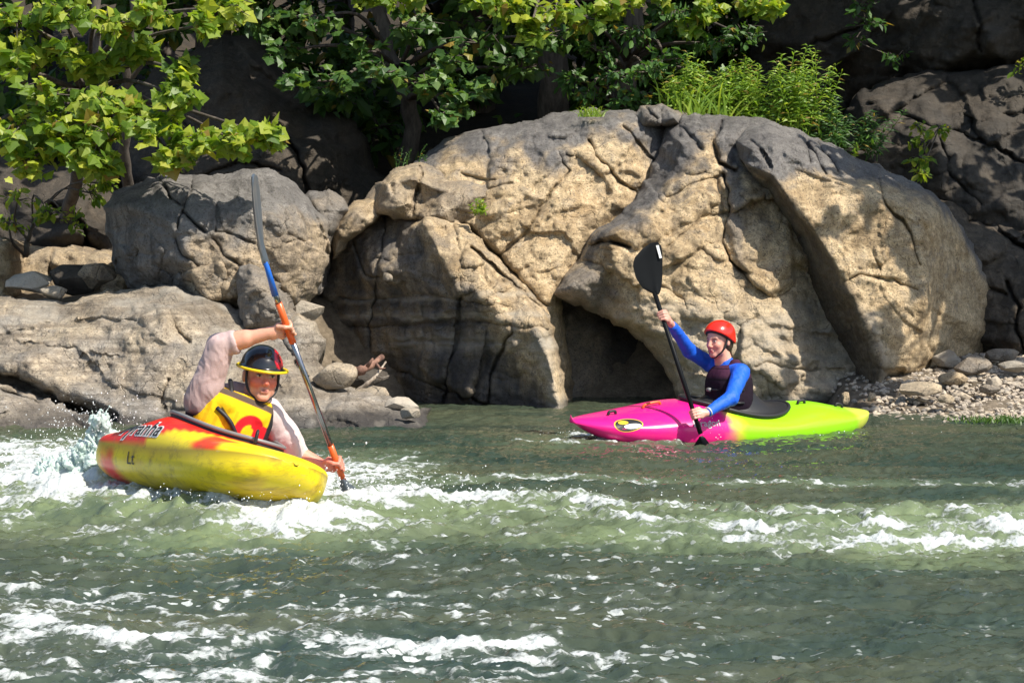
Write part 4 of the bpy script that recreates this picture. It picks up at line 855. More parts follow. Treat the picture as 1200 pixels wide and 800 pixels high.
# willow herbs and grasses on the crest
def herb(name, label, base, stems, h, seed, lsize=.10, spread=.25, m=M_WILLOW, lean=(.1, -.1), kind='lance', group=None, cat='plant', dens=26):
    r = np.random.default_rng(seed); LP, ST = [], []; base = np.array(base)
    for s in range(stems):
        b0 = base + r.normal(0, spread * .35, 3) * [1, .5, .12]; hh = h * r.uniform(.55, 1.1)
        tip = b0 + np.array([lean[0] + r.normal(0, .28), lean[1] + r.normal(0, .2), 1.0]) * hh
        mid = (b0 + tip) / 2 + r.normal(0, .04, 3) * hh + [0, 0, .05 * hh]
        ST.append(tube(smooth_path([b0, mid, tip], 3), np.linspace(.006, .002, 7), 4, False))
        k = int(dens * r.uniform(.7, 1.2)); t = np.linspace(.15, 1.0, k)[:, None]
        pos = b0 * (1 - t) ** 2 + 2 * mid * t * (1 - t) + tip * t ** 2
        ang = np.arange(k) * 2.4 + r.uniform(0, 6); d = np.stack([np.cos(ang), np.sin(ang), r.uniform(.25, .9, k)], 1)
        nr = unit(np.stack([-np.cos(ang) * .4, -np.sin(ang) * .4 - .3, np.ones(k)], 1) + r.normal(0, .2, (k, 3)))
        LP.append(leaves(pos, d, nr, lsize * r.uniform(.7, 1.25, k) * (1.1 - .5 * t[:, 0]), kind, r))
    root = bpy.data.objects.new(name, None); COL.objects.link(root); root.location = base; root['label'] = label; root['category'] = cat
    if group: root['group'] = group
    V, F, A = join(ST); link(make_mesh('stems', V - base, F, {'lv': np.full(len(V), .6)}), 'stems', m, root)
    V, F, A = join(LP); link(make_mesh('leaf_sprays', V - base, F, A, smooth=False), 'leaf_sprays', m, root)
    return root
for k, (px, py, D, n, h, lab) in enumerate([(800, 140, 22.3, 12, .46, 'bright willow clump at the left end of the green strip on the crest'), (840, 140, 22.4, 12, .42, 'low bright willow clump growing beside the tall grass tuft'),
        (875, 150, 22.4, 14, .46, 'yellow green willow clump in the middle of the crest strip'), (912, 155, 22.3, 14, .56, 'tall willow shoots with the brightest tips above the leaning slab'), (935, 160, 22.4, 12, .62, 'tallest reddish tipped willow shoot on the crest'),
        (960, 178, 22.5, 12, .42, 'dull green willow clump in half shade beside the cliff'), (985, 186, 22.6, 10, .36, 'dim willow clump at the right end of the crest strip')]):
    herb('willow_shrub', lab, P(px, py, D), n + 4, h * 1.35, 120 + k, cat='shrub', spread=.50, m=M_WILLOW if k < 5 else M_GLOSS, lsize=.125, dens=36)
def grass_tuft(name, label, base, n, h, seed, m=M_WILLOW, spread=.1, cat='grass tuft', wd=.012):
    r = np.random.default_rng(seed); base = np.array(base); VV, FF = [], []
    for i in range(n):
        b0 = r.normal(0, spread, 3) * [1, .6, 0]; d = np.array([r.normal(0, .35), r.normal(0, .3), 1]); hh = h * r.uniform(.5, 1.1)
        t = np.linspace(0, 1, 6)[:, None]; side = unit(np.array([1, r.normal(0, .5), 0])) * wd
        c = b0 + d * hh * t + np.array([d[0], d[1], -.35]) * hh * t ** 3 * .9
        w = (1 - t) ** .6; VV.append(np.concatenate([c - side * w, c + side * w])); k = np.arange(5)
        FF.append(np.stack([k, k + 1, k + 7, k + 6], 1) + 12 * i)
    V = np.concatenate(VV); me = make_mesh(name, V, np.concatenate(FF), {'lv': np.repeat(r.uniform(.2, .9, n), 12)}, smooth=False)
    o = link(me, name, m, None, label, cat); o.location = base; return o
grass_tuft('grass_tuft', 'tall upright pale green grass tuft on the crest among the willows', P(820, 138, 22.1), 46, .58, 5, spread=.16)
grass_tuft('grass_tuft', 'tiny light green grass tuft on the rim of the rounded outcrop', P(693, 137, 21.7), 60, .15, 6, spread=.06, wd=.006)
grass_tuft('grass_tuft', 'mossy dark green grass at the waterline of the gravel beach', P(1180, 494, 18.35), 260, .08, 7, spread=.22, wd=.006, m=M_DARKL)['kind'] = 'stuff'
herb('rock_fern', 'small green plant growing in the diagonal crack of the outcrop', P(563, 252, 20.85), 6, .16, 140, lsize=.06, spread=.12, kind='oval', m=M_WILLOW, dens=12)
herb('wispy_weed', 'wispy weed in half shade at the shoulder of the outcrop', P(478, 196, 22.0), 7, .22, 141, lsize=.035, spread=.3, kind='oval', m=M_GLOSS, dens=14)
herb('crest_weed', 'single small weed sprig on the edge of the leaning slab', P(1001, 186, 21.2), 3, .14, 142, lsize=.05, spread=.05, kind='oval', m=M_WILLOW, dens=9)
def vine(label, spots, seed, m=M_GLOSS, size=.08, per=36):
    r = np.random.default_rng(seed); LP, TW = crown([C(*s) for s in spots], 'oval', size, r, per)
    pts = [P(s[0], s[1], s[2] + .1) for s in spots]; TW.append(tube(smooth_path(pts, 4), .008, 4, False))
    base = pts[0]; root = bpy.data.objects.new('climbing_vine', None); COL.objects.link(root); root.location = base; root['label'] = label; root['category'] = 'vine'
    V, F, A = join(TW); link(make_mesh('stems', V - base, F), 'stems', M_BARK, root)
    V, F, A = join(LP); link(make_mesh('leaf_sprays', V - base, F, A, smooth=False), 'leaf_sprays', m, root)
vine('vine with drooping leaves on the cliff block right of the outcrop', [(1075, 148, 22.6, .2, .1), (1085, 165, 22.5, .2, .12), (1078, 185, 22.4, .12, .1), (1100, 150, 22.6, .12, .06), (1080, 200, 22.3, .08, .06)], 150, M_SYC, .085)
vine('creeper with round leaves hanging high on the upper cliff', [(1010, 10, 24.4, .2, .1), (1015, 30, 24.4, .22, .1), (1005, 48, 24.4, .16, .1), (1050, 68, 24.2, .14, .06)], 151, M_GLOSS, .09)
vine('small tuft of leaves peeping in at the top right picture edge', [(1200, 78, 23.2, .14, .1), (1215, 70, 23.2, .2, .14)], 152, M_SYC, .09)
# ---------------- organic shapes: a distance field turned into one continuous surface
class Field:
    def __init__(s, lo, hi, h):
        s.lo = np.array(lo, float); s.h = h; s.n = np.ceil((np.array(hi) - s.lo) / h).astype(int) + 1
        s.a = np.full(tuple(s.n), 1.0, np.float32)
    def box(s, lo, hi, pad):
        i0 = np.clip(np.floor((np.minimum(lo, hi) - pad - s.lo) / s.h).astype(int), 0, s.n - 1)
        i1 = np.clip(np.ceil((np.maximum(lo, hi) + pad - s.lo) / s.h).astype(int) + 1, 1, s.n)
        sl = tuple(slice(a, b) for a, b in zip(i0, i1))
        ax = [(s.lo[k] + s.h * np.arange(i0[k], i1[k])).astype(np.float32) for k in range(3)]
        return sl, np.meshgrid(*ax, indexing='ij', sparse=True)
    def put(s, sl, d, k, sub=False):
        a = s.a[sl]
        if a.size == 0: return
        if sub:
            hh = np.clip(.5 - .5 * (a + d) / k, 0, 1); s.a[sl] = a * (1 - hh) - d * hh + k * hh * (1 - hh)
        else:
            hh = np.clip(.5 + .5 * (a - d) / k, 0, 1); s.a[sl] = a * (1 - hh) + d * hh - k * hh * (1 - hh)
    def cap(s, a, b, ra, rb=None, k=.012, sub=False):
        rb = ra if rb is None else rb; a = np.array(a, float); b = np.array(b, float)
        sl, (x, y, z) = s.box(a, b, max(ra, rb) + k + 4 * s.h)
        d = b - a; l2 = max(d @ d, 1e-9)
        t = np.clip(((x - a[0]) * d[0] + (y - a[1]) * d[1] + (z - a[2]) * d[2]) / l2, 0, 1)
        q = np.sqrt((x - a[0] - t * d[0]) ** 2 + (y - a[1] - t * d[1]) ** 2 + (z - a[2] - t * d[2]) ** 2)
        s.put(sl, (q - (ra + (rb - ra) * t)).astype(np.float32), k, sub)
    def ell(s, c, r, R=None, k=.015, sub=False, p=2.0):
        c = np.array(c, float); r = np.array(r, float); R = np.eye(3) if R is None else R
        m = max(r); sl, (x, y, z) = s.box(c, c, m + k + 4 * s.h)
        q = [((x - c[0]) * R[0, j] + (y - c[1]) * R[1, j] + (z - c[2]) * R[2, j]) / r[j] for j in range(3)]
        if p == 2.0: k0 = np.sqrt(q[0] ** 2 + q[1] ** 2 + q[2] ** 2)
        else: k0 = (np.abs(q[0]) ** p + np.abs(q[1]) ** p + np.abs(q[2]) ** p) ** (1 / p)
        k1 = np.sqrt((q[0] / r[0]) ** 2 + (q[1] / r[1]) ** 2 + (q[2] / r[2]) ** 2) + 1e-6
        d = (k0 * (k0 - 1) / k1) if p == 2.0 else (k0 - 1) * min(r)
        s.put(sl, d.astype(np.float32), k, sub)
    def plane(s, c, n, k=.004):
        """keep only the side where (p-c).n < 0"""
        ax = [(s.lo[j] + s.h * np.arange(s.n[j])).astype(np.float32) for j in range(3)]
        x, y, z = np.meshgrid(*ax, indexing='ij', sparse=True); n = np.array(n, float); n /= np.linalg.norm(n)
        d = (x - c[0]) * n[0] + (y - c[1]) * n[1] + (z - c[2]) * n[2]
        s.a = np.maximum(s.a, d.astype(np.float32))
    def mesh(s):
        a = s.a; n = s.n; ins = a < 0
        cn = tuple(n - 1); cnt = np.zeros(cn, np.uint8)
        for dx in (0, 1):
            for dy in (0, 1):
                for dz in (0, 1): cnt += ins[dx:dx + cn[0], dy:dy + cn[1], dz:dz + cn[2]]
        act = (cnt > 0) & (cnt < 8); ids = np.full(cn, -1, np.int32); I = np.argwhere(act); ids[act] = np.arange(len(I))
        corner = [(dx, dy, dz) for dx in (0, 1) for dy in (0, 1) for dz in (0, 1)]
        val = np.stack([a[I[:, 0] + c[0], I[:, 1] + c[1], I[:, 2] + c[2]] for c in corner], 1)
        acc = np.zeros((len(I), 3)); w = np.zeros(len(I))
        for i, ca in enumerate(corner):
            for j, cb in enumerate(corner):
                if j <= i or sum(abs(p - q) for p, q in zip(ca, cb)) != 1: continue
                va, vb = val[:, i], val[:, j]; m = (va < 0) != (vb < 0)
                t = np.where(m, va / np.where(m, va - vb, 1), 0)
                acc[m] += (np.array(ca) + t[m][:, None] * (np.array(cb) - np.array(ca))); w[m] += 1
        V = s.lo + (I + acc / w[:, None]) * s.h
        Q = []
        for ax in range(3):
            u, v = [(1, 2), (2, 0), (0, 1)][ax]
            sl0 = [slice(None)] * 3; sl1 = [slice(None)] * 3; sl0[ax] = slice(0, -1); sl1[ax] = slice(1, None)
            A_, B_ = ins[tuple(sl0)], ins[tuple(sl1)]
            E = np.argwhere(A_ != B_)
            ok = (E[:, u] > 0) & (E[:, v] > 0) & (E[:, u] < n[u] - 1) & (E[:, v] < n[v] - 1); E = E[ok]
            def idx(du, dv):
                e = E.copy(); e[:, u] -= du; e[:, v] -= dv; return ids[e[:, 0], e[:, 1], e[:, 2]]
            q = np.stack([idx(1, 1), idx(0, 1), idx(0, 0), idx(1, 0)], 1)
            fl = ~A_[E[:, 0], E[:, 1], E[:, 2]]; q[fl] = q[fl][:, ::-1]
            Q.append(q[(q >= 0).all(1)])
        return V, np.concatenate(Q)
def sdf_obj(F, name, m, parent, origin, color=None, disp=None, **kw):
    V, Q = F.mesh()
    for _ in range(2):       # light smoothing
        acc = np.zeros_like(V); c = np.zeros(len(V))
        for i in range(4):
            np.add.at(acc, Q[:, i], V[Q[:, (i + 1) % 4]]); np.add.at(c, Q[:, i], 1)
        V = .6 * V + .4 * acc / np.maximum(c, 1)[:, None]
    if disp is not None:
        fn = np.cross(V[Q[:, 2]] - V[Q[:, 0]], V[Q[:, 3]] - V[Q[:, 1]]); vn = np.zeros_like(V)
        for i in range(4): np.add.at(vn, Q[:, i], fn)
        V = V + disp(V, unit(vn))
    A = {'col': color(V)} if color is not None else None
    return link(make_mesh(name, V - origin, Q, A), name, m, parent, **kw)
def basis(fwd, up):
    """columns: x = the figure's left... right-handed frame with -y = fwd, z = up"""
    f = np.array(fwd, float); f /= np.linalg.norm(f); u = np.array(up, float); u -= f * (u @ f); u /= np.linalg.norm(u)
    return np.stack([np.cross(-f, u), -f, u], 1)
def paint_mat(name, rough=.5, spec=.5, bump=0.0, bscale=60, coat=0.0, sss=0.0, base=None, metal=0.0, grime=0.0):
    def b(nt, bs):
        c = attr(nt, 'col').outputs['Color'] if base is None else None
        p = N(nt, 'TexCoord').outputs['Object']
        n = noise(nt, p, bscale, 6, .6)
        if base is not None:
            c = mixc(nt, mth(nt, 'MULTIPLY', noise(nt, p, 7, 6, .7), .5), base, tuple(x * .7 for x in base))
        if grime:
            c = mixc(nt, mth(nt, 'MULTIPLY', ramp(nt, noise(nt, mapped(nt, p, (2, 9, 9)), 1.5, 9, .75), [(.5, (0, 0, 0)), (.72, (1, 1, 1))]), grime), c, (.16, .10, .03))
            c = mixc(nt, mth(nt, 'MULTIPLY', ramp(nt, noise(nt, mapped(nt, p, (1.5, 40, 40)), 1.5, 5, .75), [(.6, (0, 0, 0)), (.7, (1, 1, 1))]), grime * .6), c, (.5, .45, .3))
        L(nt, c, bs.inputs['Base Color'])
        bs.inputs['Roughness'].default_value = rough; bs.inputs['Specular IOR Level'].default_value = spec
        bs.inputs['Coat Weight'].default_value = coat; bs.inputs['Metallic'].default_value = metal
        if sss: bs.inputs['Subsurface Weight'].default_value = sss; bs.inputs['Subsurface Radius'].default_value = (.012, .005, .003)
        if bump:
            bp = N(nt, 'Bump', Strength=bump, Distance=.01); L(nt, n, bp.inputs['Height']); L(nt, bp.outputs[0], bs.inputs['Normal'])
    return mat(name, b)
M_SKIN = paint_mat('skin', .42, .45, .12, 160, sss=.15)
M_CLOTH = paint_mat('cloth', .85, .2, .35, 220)
M_LYCRA = paint_mat('stretch_cloth', .55, .35, .25, 260)
M_HARD = paint_mat('hard_plastic', .22, .5, .03, 30, coat=.4)
M_RUBBER = paint_mat('black_rubber', .5, .4, .2, 80, base=(.018, .018, .02))
M_HULL = paint_mat('scuffed_hull_plastic', .34, .45, .08, 25, grime=.75)
M_HULL2 = paint_mat('wet_hull_plastic', .25, .5, .05, 25, grime=.16)

def head(F, c, R, s, hair=None):
    q = lambda *p: c + R @ (np.array(p) * s)
    F.ell(q(0, .005, .035), np.array([.076, .094, .088]) * s, R, k=.01)
    F.ell(q(0, -.028, -.030), np.array([.060, .062, .075]) * s, R, k=.02 * s)
    F.cap(q(-.030, -.03, -.070), q(.030, -.03, -.070), .030 * s, k=.025 * s)
    F.cap(q(-.010, -.070, -.096), q(.010, -.070, -.096), .017 * s, k=.025 * s)
    for sx in (-1, 1):
        F.ell(q(sx * .036, -.060, -.025), np.array([.024, .024, .022]) * s, R, k=.02 * s)
        F.cap(q(sx * .010, -.088, .027), q(sx * .042, -.076, .027), .010 * s, .008 * s, k=.014 * s)
        F.ell(q(sx * .030, -.098, .006), np.array([.015, .014, .010]) * s, R, k=.010 * s, sub=True)
        F.ell(q(sx * .031, -.0775, .006), np.array([.0125, .0125, .0115]) * s, R, k=.003 * s)
        F.ell(q(sx * .077, .012, -.005), np.array([.010, .020, .031]) * s, R, k=.006 * s)
        F.ell(q(sx * .011, -.098, -.034), np.array([.008, .009, .007]) * s, R, k=.006 * s)
    F.cap(q(0, -.088, .018), q(0, -.108, -.026), .0095 * s, .013 * s, k=.012 * s)
    for sx in (-1, 1): F.cap(q(0, -.089, -.055), q(sx * .016, -.084, -.062), .0072 * s, .005 * s, k=.007 * s)
    F.cap(q(-.011, -.087, -.068), q(.011, -.087, -.068), .008 * s, k=.006 * s)
    F.cap(q(0, .015, -.06), q(0, .035, -.16), .054 * s, .058 * s, k=.02 * s)
def face_col(V, c, R, s, skin, red=.25, lips=(.45, .14, .12), brow=(.06, .04, .03), stubble=0.0, sun=None):
    q = (V - c) @ R / s; col = np.tile(np.array(skin), (len(V), 1)).astype(float)
    n = fbm(V * 25, 3)[:, None]; col *= 1 + .18 * n
    def blend(m, cc):
        m = np.clip(m, 0, 1)[:, None]; col[:] = col * (1 - m) + np.array(cc) * m
    def blob(x, y, z, rx, ry, rz, soft=.35):
        d = np.sqrt(((q[:, 0] - x) / rx) ** 2 + ((q[:, 1] - y) / ry) ** 2 + ((q[:, 2] - z) / rz) ** 2); return sstep(1 + soft, 1 - soft, d)
    rd = np.array(skin) * [1.0, .55, .5]
    for sx in (-1, 1): blend(red * 1.8 * blob(sx * .042, -.075, -.025, .028, .05, .026, .6), rd)
    blend(red * 1.6 * blob(0, -.108, -.022, .016, .03, .018, .5), rd)
    if stubble: blend(stubble * blob(0, -.06, -.085, .06, .06, .045, .5), np.array(skin) * .55)
    f = (q[:, 1] < -.05)
    blend(.8 * blob(0, -.09, -.062, .016, .03, .0095, .3) * f, lips)
    blend(.7 * blob(0, -.09, -.0625, .013, .03, .0035, .4) * f, (.1, .03, .03))
    for sx in (-1, 1):
        blend(.32 * blob(sx * .031, -.085, .006, .020, .03, .014, .4) * f, np.array(skin) * .5)  # eye socket shade painted into the skin tone
        blend(blob(sx * .031, -.088, .006, .013, .02, .0055, .25) * f, (.55, .5, .46))
        blend(blob(sx * .031, -.088, .006, .0058, .02, .0058, .25) * f, (.03, .02, .015))
        blend(.9 * blob(sx * .031, -.086, .0125, .017, .03, .0028, .4) * f, (.05, .03, .02))
        blend(.85 * blob(sx * .031, -.085, .028, .021, .03, .0055, .4) * f, brow)
    return col
def grip(F, c, u, e1, e2, wrist, s, k=.004):
    """hand closed round a shaft at c (unit axis u towards the thumb side); e1 shaft->palm, e2 the way the fingers go round"""
    u = np.array(u) / np.linalg.norm(u); e1 = np.array(e1, float); e1 -= u * (u @ e1); e1 /= np.linalg.norm(e1)
    e2 = np.array(e2, float); e2 -= u * (u @ e2); e2 -= e1 * (e1 @ e2); e2 /= np.linalg.norm(e2)
    c = np.array(c); rs = .016 * s; off = [-.031, -.0105, .010, .030]; rad = [.0085, .0098, .0100, .0095]; reach = [190, 215, 222, 208]
    kn = []
    for o, r_, an in zip(off, rad, reach):
        R_ = rs + r_ * s * .95; pts = []
        for dg, ex in ((12, 1.5), (62, 1.18), (118, 1.05), (an, 1.0)):
            t = math.radians(dg); pts.append(c + u * (o * s * (1 - .12 * dg / 200)) + (e1 * math.cos(t) + e2 * math.sin(t)) * R_ * ex)
        kn.append(c + u * o * s + e1 * (rs + .024 * s) + e2 * .012 * s)
        F.cap(kn[-1], pts[0], r_ * s * 1.1, r_ * s * 1.05, k=k)
        for a, b in zip(pts[:-1], pts[1:]): F.cap(a, b, r_ * s * 1.02, r_ * s * .95, k=k * .6)
    w = np.array(wrist, float)
    for q in kn: F.cap(w + (q - w) * .12, q, .015 * s, .0125 * s, k=.008)
    F.ell((w + sum(kn) / 4) / 2 - e2 * .004 * s, np.array([.030, .040, .020]) * s, basis(np.cross(e1, u), e1) if False else np.stack([u, unit(sum(kn) / 4 - w), unit(np.cross(u, unit(sum(kn) / 4 - w)))], 1), k=.01)
    # thumb leaves the side of the palm near its base and closes the other way round
    t0 = w + (c - w) * .30 + u * .020 * s - e2 * .004 * s
    t1 = c + u * .036 * s + e1 * (rs + .020 * s) - e2 * .014 * s
    t2 = c + u * .030 * s + e1 * .006 * s - e2 * (rs + .011 * s)
    t3 = c + u * .020 * s - e1 * .020 * s - e2 * (rs + .006 * s)
    F.cap(t0, t1, .0145 * s, .0115 * s, k=.008); F.cap(t1, t2, .0115 * s, .010 * s, k=k); F.cap(t2, t3, .010 * s, .0085 * s, k=k)
# ---------------- kayaks
from mathutils.bvhtree import BVHTree
class Kayak:
    def __init__(s, origin, fwd_yaw, roll, pitch, S, half, wf, seam, bot, deck, eb=3.0, ed=1.9, nx=120, nr=56, left=False):
        """origin: world; canonical x forward, y to the paddler's left, z up"""
        s.S = S
        cy, sy = math.cos(fwd_yaw), math.sin(fwd_yaw)
        f = np.array([cy, sy, 0]); l = np.array([-sy, cy, 0]); u = np.array([0, 0, 1.0])
        f2 = f * math.cos(pitch) + u * math.sin(pitch); u2 = u * math.cos(pitch) - f * math.sin(pitch)
        l3 = l * math.cos(roll) + u2 * math.sin(roll); u3 = u2 * math.cos(roll) - l * math.sin(roll)
        s.M = np.stack([f2, l3, u3], 1); s.o = np.array(origin)
        t = np.sin(np.linspace(-math.pi / 2, math.pi / 2, nx)) * .9995
        s.fn = (half, wf, seam, bot, deck)
        w = wf(t); zs = seam(t); zb = bot(t); zd = deck(t)
        th = np.linspace(0, 2 * math.pi, nr, endpoint=False); V = []
        for i in range(nx):
            cs, sn = np.cos(th), np.sin(th)
            e = np.where(sn < 0, 2 / eb, 2 / ed)
            y = w[i] * np.sign(cs) * np.abs(cs) ** e
            z = np.where(sn < 0, zs[i] - (zs[i] - zb[i]) * np.abs(sn) ** (2 / eb), zs[i] + (zd[i] - zs[i]) * np.abs(sn) ** (2 / ed * .9))
            V.append(np.stack([np.full(nr, t[i] * half), y, z], 1))
        V = np.concatenate(V); k = np.arange(nr); F = []
        for i in range(nx - 1): F.append(np.stack([i * nr + k, i * nr + (k + 1) % nr, (i + 1) * nr + (k + 1) % nr, (i + 1) * nr + k], 1))
        F = np.concatenate(F)
        V = np.concatenate([V, V[:nr].mean(0)[None], V[-nr:].mean(0)[None]]); c0 = nx * nr
        T = np.concatenate([np.stack([(k + 1) % nr, k, np.full(nr, c0)], 1), np.stack([(nx - 1) * nr + k, (nx - 1) * nr + (k + 1) % nr, np.full(nr, c0 + 1)], 1)])
        s.V = V; s.F = F; s.T = T; s.t = np.concatenate([np.repeat(t, nr), [-1, 1]])
        s.sn = np.concatenate([np.tile(np.sin(th), nx), [0, 0]])
    def bvh(s): s.tree = BVHTree.FromPolygons([tuple(v) for v in s.V], [tuple(map(int, f)) for f in s.F])
    def W(s, p): return s.o + (np.asarray(p) * s.S) @ s.M.T
    def loc(s, p): return ((np.asarray(p) - s.o) @ s.M) / s.S
    def top(s, x, y, dz=0.0):
        h = s.tree.ray_cast(Vector((x, y, 2)), Vector((0, 0, -1)))[0]
        return np.array([x, y, (h.z if h else 0) + dz])
    def project(s, P3, d, lift):
        """push points along canonical direction d onto the hull"""
        out = []
        for p in P3:
            h = s.tree.ray_cast(Vector(p), Vector(d)); q = np.array(h[0]) if h[0] else np.array(p) + np.array(d) * .3
            out.append(q - np.array(d) * lift)
        return np.array(out)
    def rim(s, cx, a, b, r, dz=.02, tail=0.0):
        an = np.linspace(0, 2 * math.pi, 60, endpoint=False); pts = []
        for q in an:
            x = cx + a * math.cos(q); y = b * math.sin(q) * (1 + .12 * math.cos(q) * -1)
            pts.append(s.top(x, y, dz))
        return np.array(pts)
    def part(s, V, F, name, m, root, attrs=None, smooth=True):
        return link(make_mesh(name, s.W(V) - s.o, F, attrs, smooth), name, m, root)
def closed_tube(pts, r, n=8):
    pts = np.asarray(pts); m = len(pts); t = np.roll(pts, -1, 0) - np.roll(pts, 1, 0); t = unit(t)
    up = np.tile([0, 0, 1.0], (m, 1)); a = unit(np.cross(t, up)); b_ = np.cross(a, t)
    an = np.arange(n) / n * 2 * math.pi
    V = (pts[:, None] + r * (np.cos(an)[None, :, None] * a[:, None] + np.sin(an)[None, :, None] * b_[:, None])).reshape(-1, 3)
    k = np.arange(n); F = []
    for i in range(m):
        j = (i + 1) % m; F.append(np.stack([i * n + k, i * n + (k + 1) % n, j * n + (k + 1) % n, j * n + k], 1))
    return V, [np.concatenate(F)], {}
def text_mesh(body, size, offset=0.0, shear=.2):
    cu = bpy.data.curves.new('t', 'FONT'); cu.body = body; cu.size = size; cu.offset = offset; cu.shear = shear; cu.align_x = 'CENTER'; cu.align_y = 'CENTER'; cu.resolution_u = 3
    o = bpy.data.objects.new('t', cu); COL.objects.link(o); dg = bpy.context.evaluated_depsgraph_get()
    me = bpy.data.meshes.new_from_object(o.evaluated_get(dg)); bpy.data.objects.remove(o); bpy.data.curves.remove(cu)
    import bmesh
    bm = bmesh.new(); bm.from_mesh(me); bmesh.ops.triangulate(bm, faces=bm.faces)
    for _ in range(2): bmesh.ops.subdivide_edges(bm, edges=[e for e in bm.edges if e.calc_length() > size * .2], cuts=1)
    bmesh.ops.triangulate(bm, faces=bm.faces)
    V = np.array([tuple(v.co) for v in bm.verts]); F = np.array([[v.index for v in f.verts] for f in bm.faces]); bm.free(); bpy.data.meshes.remove(me)
    return V, F
def flat_mat(name, c, rough=.5, metal=0.0):
    def b(nt, bs):
        n = noise(nt, N(nt, 'TexCoord').outputs['Object'], 30, 5, .7)
        L(nt, mixc(nt, mth(nt, 'MULTIPLY', n, .35), c, tuple(x * .6 for x in c)), bs.inputs['Base Color'])
        bs.inputs['Roughness'].default_value = rough; bs.inputs['Metallic'].default_value = metal
    return mat(name, b)
M_BLACKP = flat_mat('black_print', (.02, .02, .02)); M_WHITEP = flat_mat('white_print', (.75, .75, .72)); M_YELP = flat_mat('yellow_print', (.8, .5, .03)); M_ORG = flat_mat('orange_plastic', (.75, .12, .02), .35)
M_GREYR = flat_mat('grey_rim', (.20, .20, .20), .4)

# yellow and red boat, bow right and towards the camera
K1 = Kayak(P(243, 545, 12.05), -math.radians(55), math.radians(-17), math.radians(2.0), 1.17, .83,
           lambda t: .335 * (1 - np.abs(t) ** 4.5) ** .5 + .002,
           lambda t: .02 * t ** 2 + .03 * np.clip(t, 0, 1) ** 3,
           lambda t: -.165 * (1 - np.abs(t) ** 7) ** .5 + .05 * t ** 4,
           lambda t: (.085 + .135 * np.exp(-((t - .0) / .42) ** 2)) * (1 - np.abs(t) ** 6) ** .5 + .03 * t ** 2, eb=3.4, ed=2.3)
K1.bvh()
def k1col():
    V, t, sn = K1.V, K1.t, K1.sn
    n = fbm(V * 4, 4) * 2 + .8 * fbm(V * np.array([6, 40, 40]), 3); n2 = fbm(V * np.array([2, 9, 9]), 4) * 2
    yel = np.array([.80, .62, .012]); red = np.array([.72, .022, .015]); c = np.tile(yel, (len(V), 1))
    deck = sstep(.02, .06, sn)
    reds = np.maximum(sstep(.03, -.03, t - .10 + .10 * n + .8 * (1 - sn) - .62), sstep(.14, .05, np.abs(t - .62 + .05 * n2)) * .95 * (sn < .8)) * deck
    reds = np.maximum(reds, sstep(.20, .05, np.abs(t + .52 + .08 * n)) * (sn < 0) * sstep(.1, -.55, sn + .3 * n))
    c = c * (1 - reds[:, None]) + red * reds[:, None]
    sc = .35 * sstep(.25, .6, n2) * (sn < 0); c = c * (1 - sc[:, None]) + np.array([.5, .2, .02]) * sc[:, None]
    ln = sstep(.10, .03, np.abs(sn)) * .7; c = c * (1 - ln[:, None]) + np.array([.25, .16, .02]) * ln[:, None]
    return c
r1 = bpy.data.objects.new('kayak', None); COL.objects.link(r1); r1.location = K1.o
r1['label'] = 'scuffed yellow kayak with red patches on its deck, tipped on edge in the white water'; r1['category'] = 'kayak'
K1.part(K1.V, [K1.F, K1.T], 'hull', M_HULL, r1, {'col': k1col()})
rim1 = K1.rim(.14, .38, .24, .012, .022)
V, F, A = closed_tube(rim1, .0095); K1.part(V, F, 'cockpit_rim', M_GREYR, r1)
def skirt_pts(K, rimp, cx, top, rt, n=8):
    c = np.array(top); m = len(rimp); an = np.linspace(0, 2 * math.pi, m, endpoint=False)
    rows = [rimp * 1.0 - [0, 0, .02], rimp + [0, 0, .006]]
    for i in range(1, n + 1):
        f = i / n; ring = np.stack([c[0] + rt[0] * np.cos(an), c[1] + rt[1] * np.sin(an), np.full(m, c[2])], 1)
        q = rimp * (1 - f) + ring * f; q[:, 2] = (rimp[:, 2] + .006) * (1 - f) + c[2] * f - .05 * math.sin(math.pi * f) * (1 if c[2] > rimp[:, 2].mean() + .05 else 0)
        rows.append(q)
    V = np.concatenate(rows); k = np.arange(m); F = []
    for i in range(len(rows) - 1): F.append(np.stack([i * m + k, i * m + (k + 1) % m, (i + 1) * m + (k + 1) % m, (i + 1) * m + k], 1))
    return V, np.concatenate(F)
V, F = skirt_pts(K1, rim1, .14, (.05, 0.0, .15), (.17, .17)); sk1 = (V, F)
def decal(K, root, body, size, cx, cy, cz, xdir, ydir, pdir, m, lift, name='lettering', offset=0.0, shear=.2):
    V, F = text_mesh(body, size, offset, shear); xdir = np.array(xdir); ydir = np.array(ydir)
    Pp = np.array([cx, cy, cz]) + V[:, :1] * xdir + V[:, 1:2] * ydir
    return K.part(K.project(Pp, pdir, lift), F, name, m, root, smooth=False)
dd_ = unit(np.array([0, .93, -.37])); yd_ = unit(np.array([0, .37, .93]))
decal(K1, r1, 'Pyranha', .115, -.12, -.75, .265, (1.15, 0, 0), yd_, dd_, M_WHITEP, .002, offset=.008)
decal(K1, r1, 'Pyranha', .115, -.12, -.75, .265, (1.15, 0, 0), yd_, dd_, M_BLACKP, .004, offset=.001)
decal(K1, r1, 'Lt', .085, -.12, -.7, -.055, (1.2, 0, 0), (0, 0, 1), (0, 1, 0), M_BLACKP, .003, name='hull_mark', shear=0)
lp = np.array([K1.top(.50, -.05, .0), K1.top(.50, -.05, .05), K1.top(.56, -.08, .06), K1.top(.56, -.08, 0)])
V, F, A = tube(smooth_path(lp, 4), .008, 6); K1.part(V, F, 'grab_loop', M_RUBBER, r1)

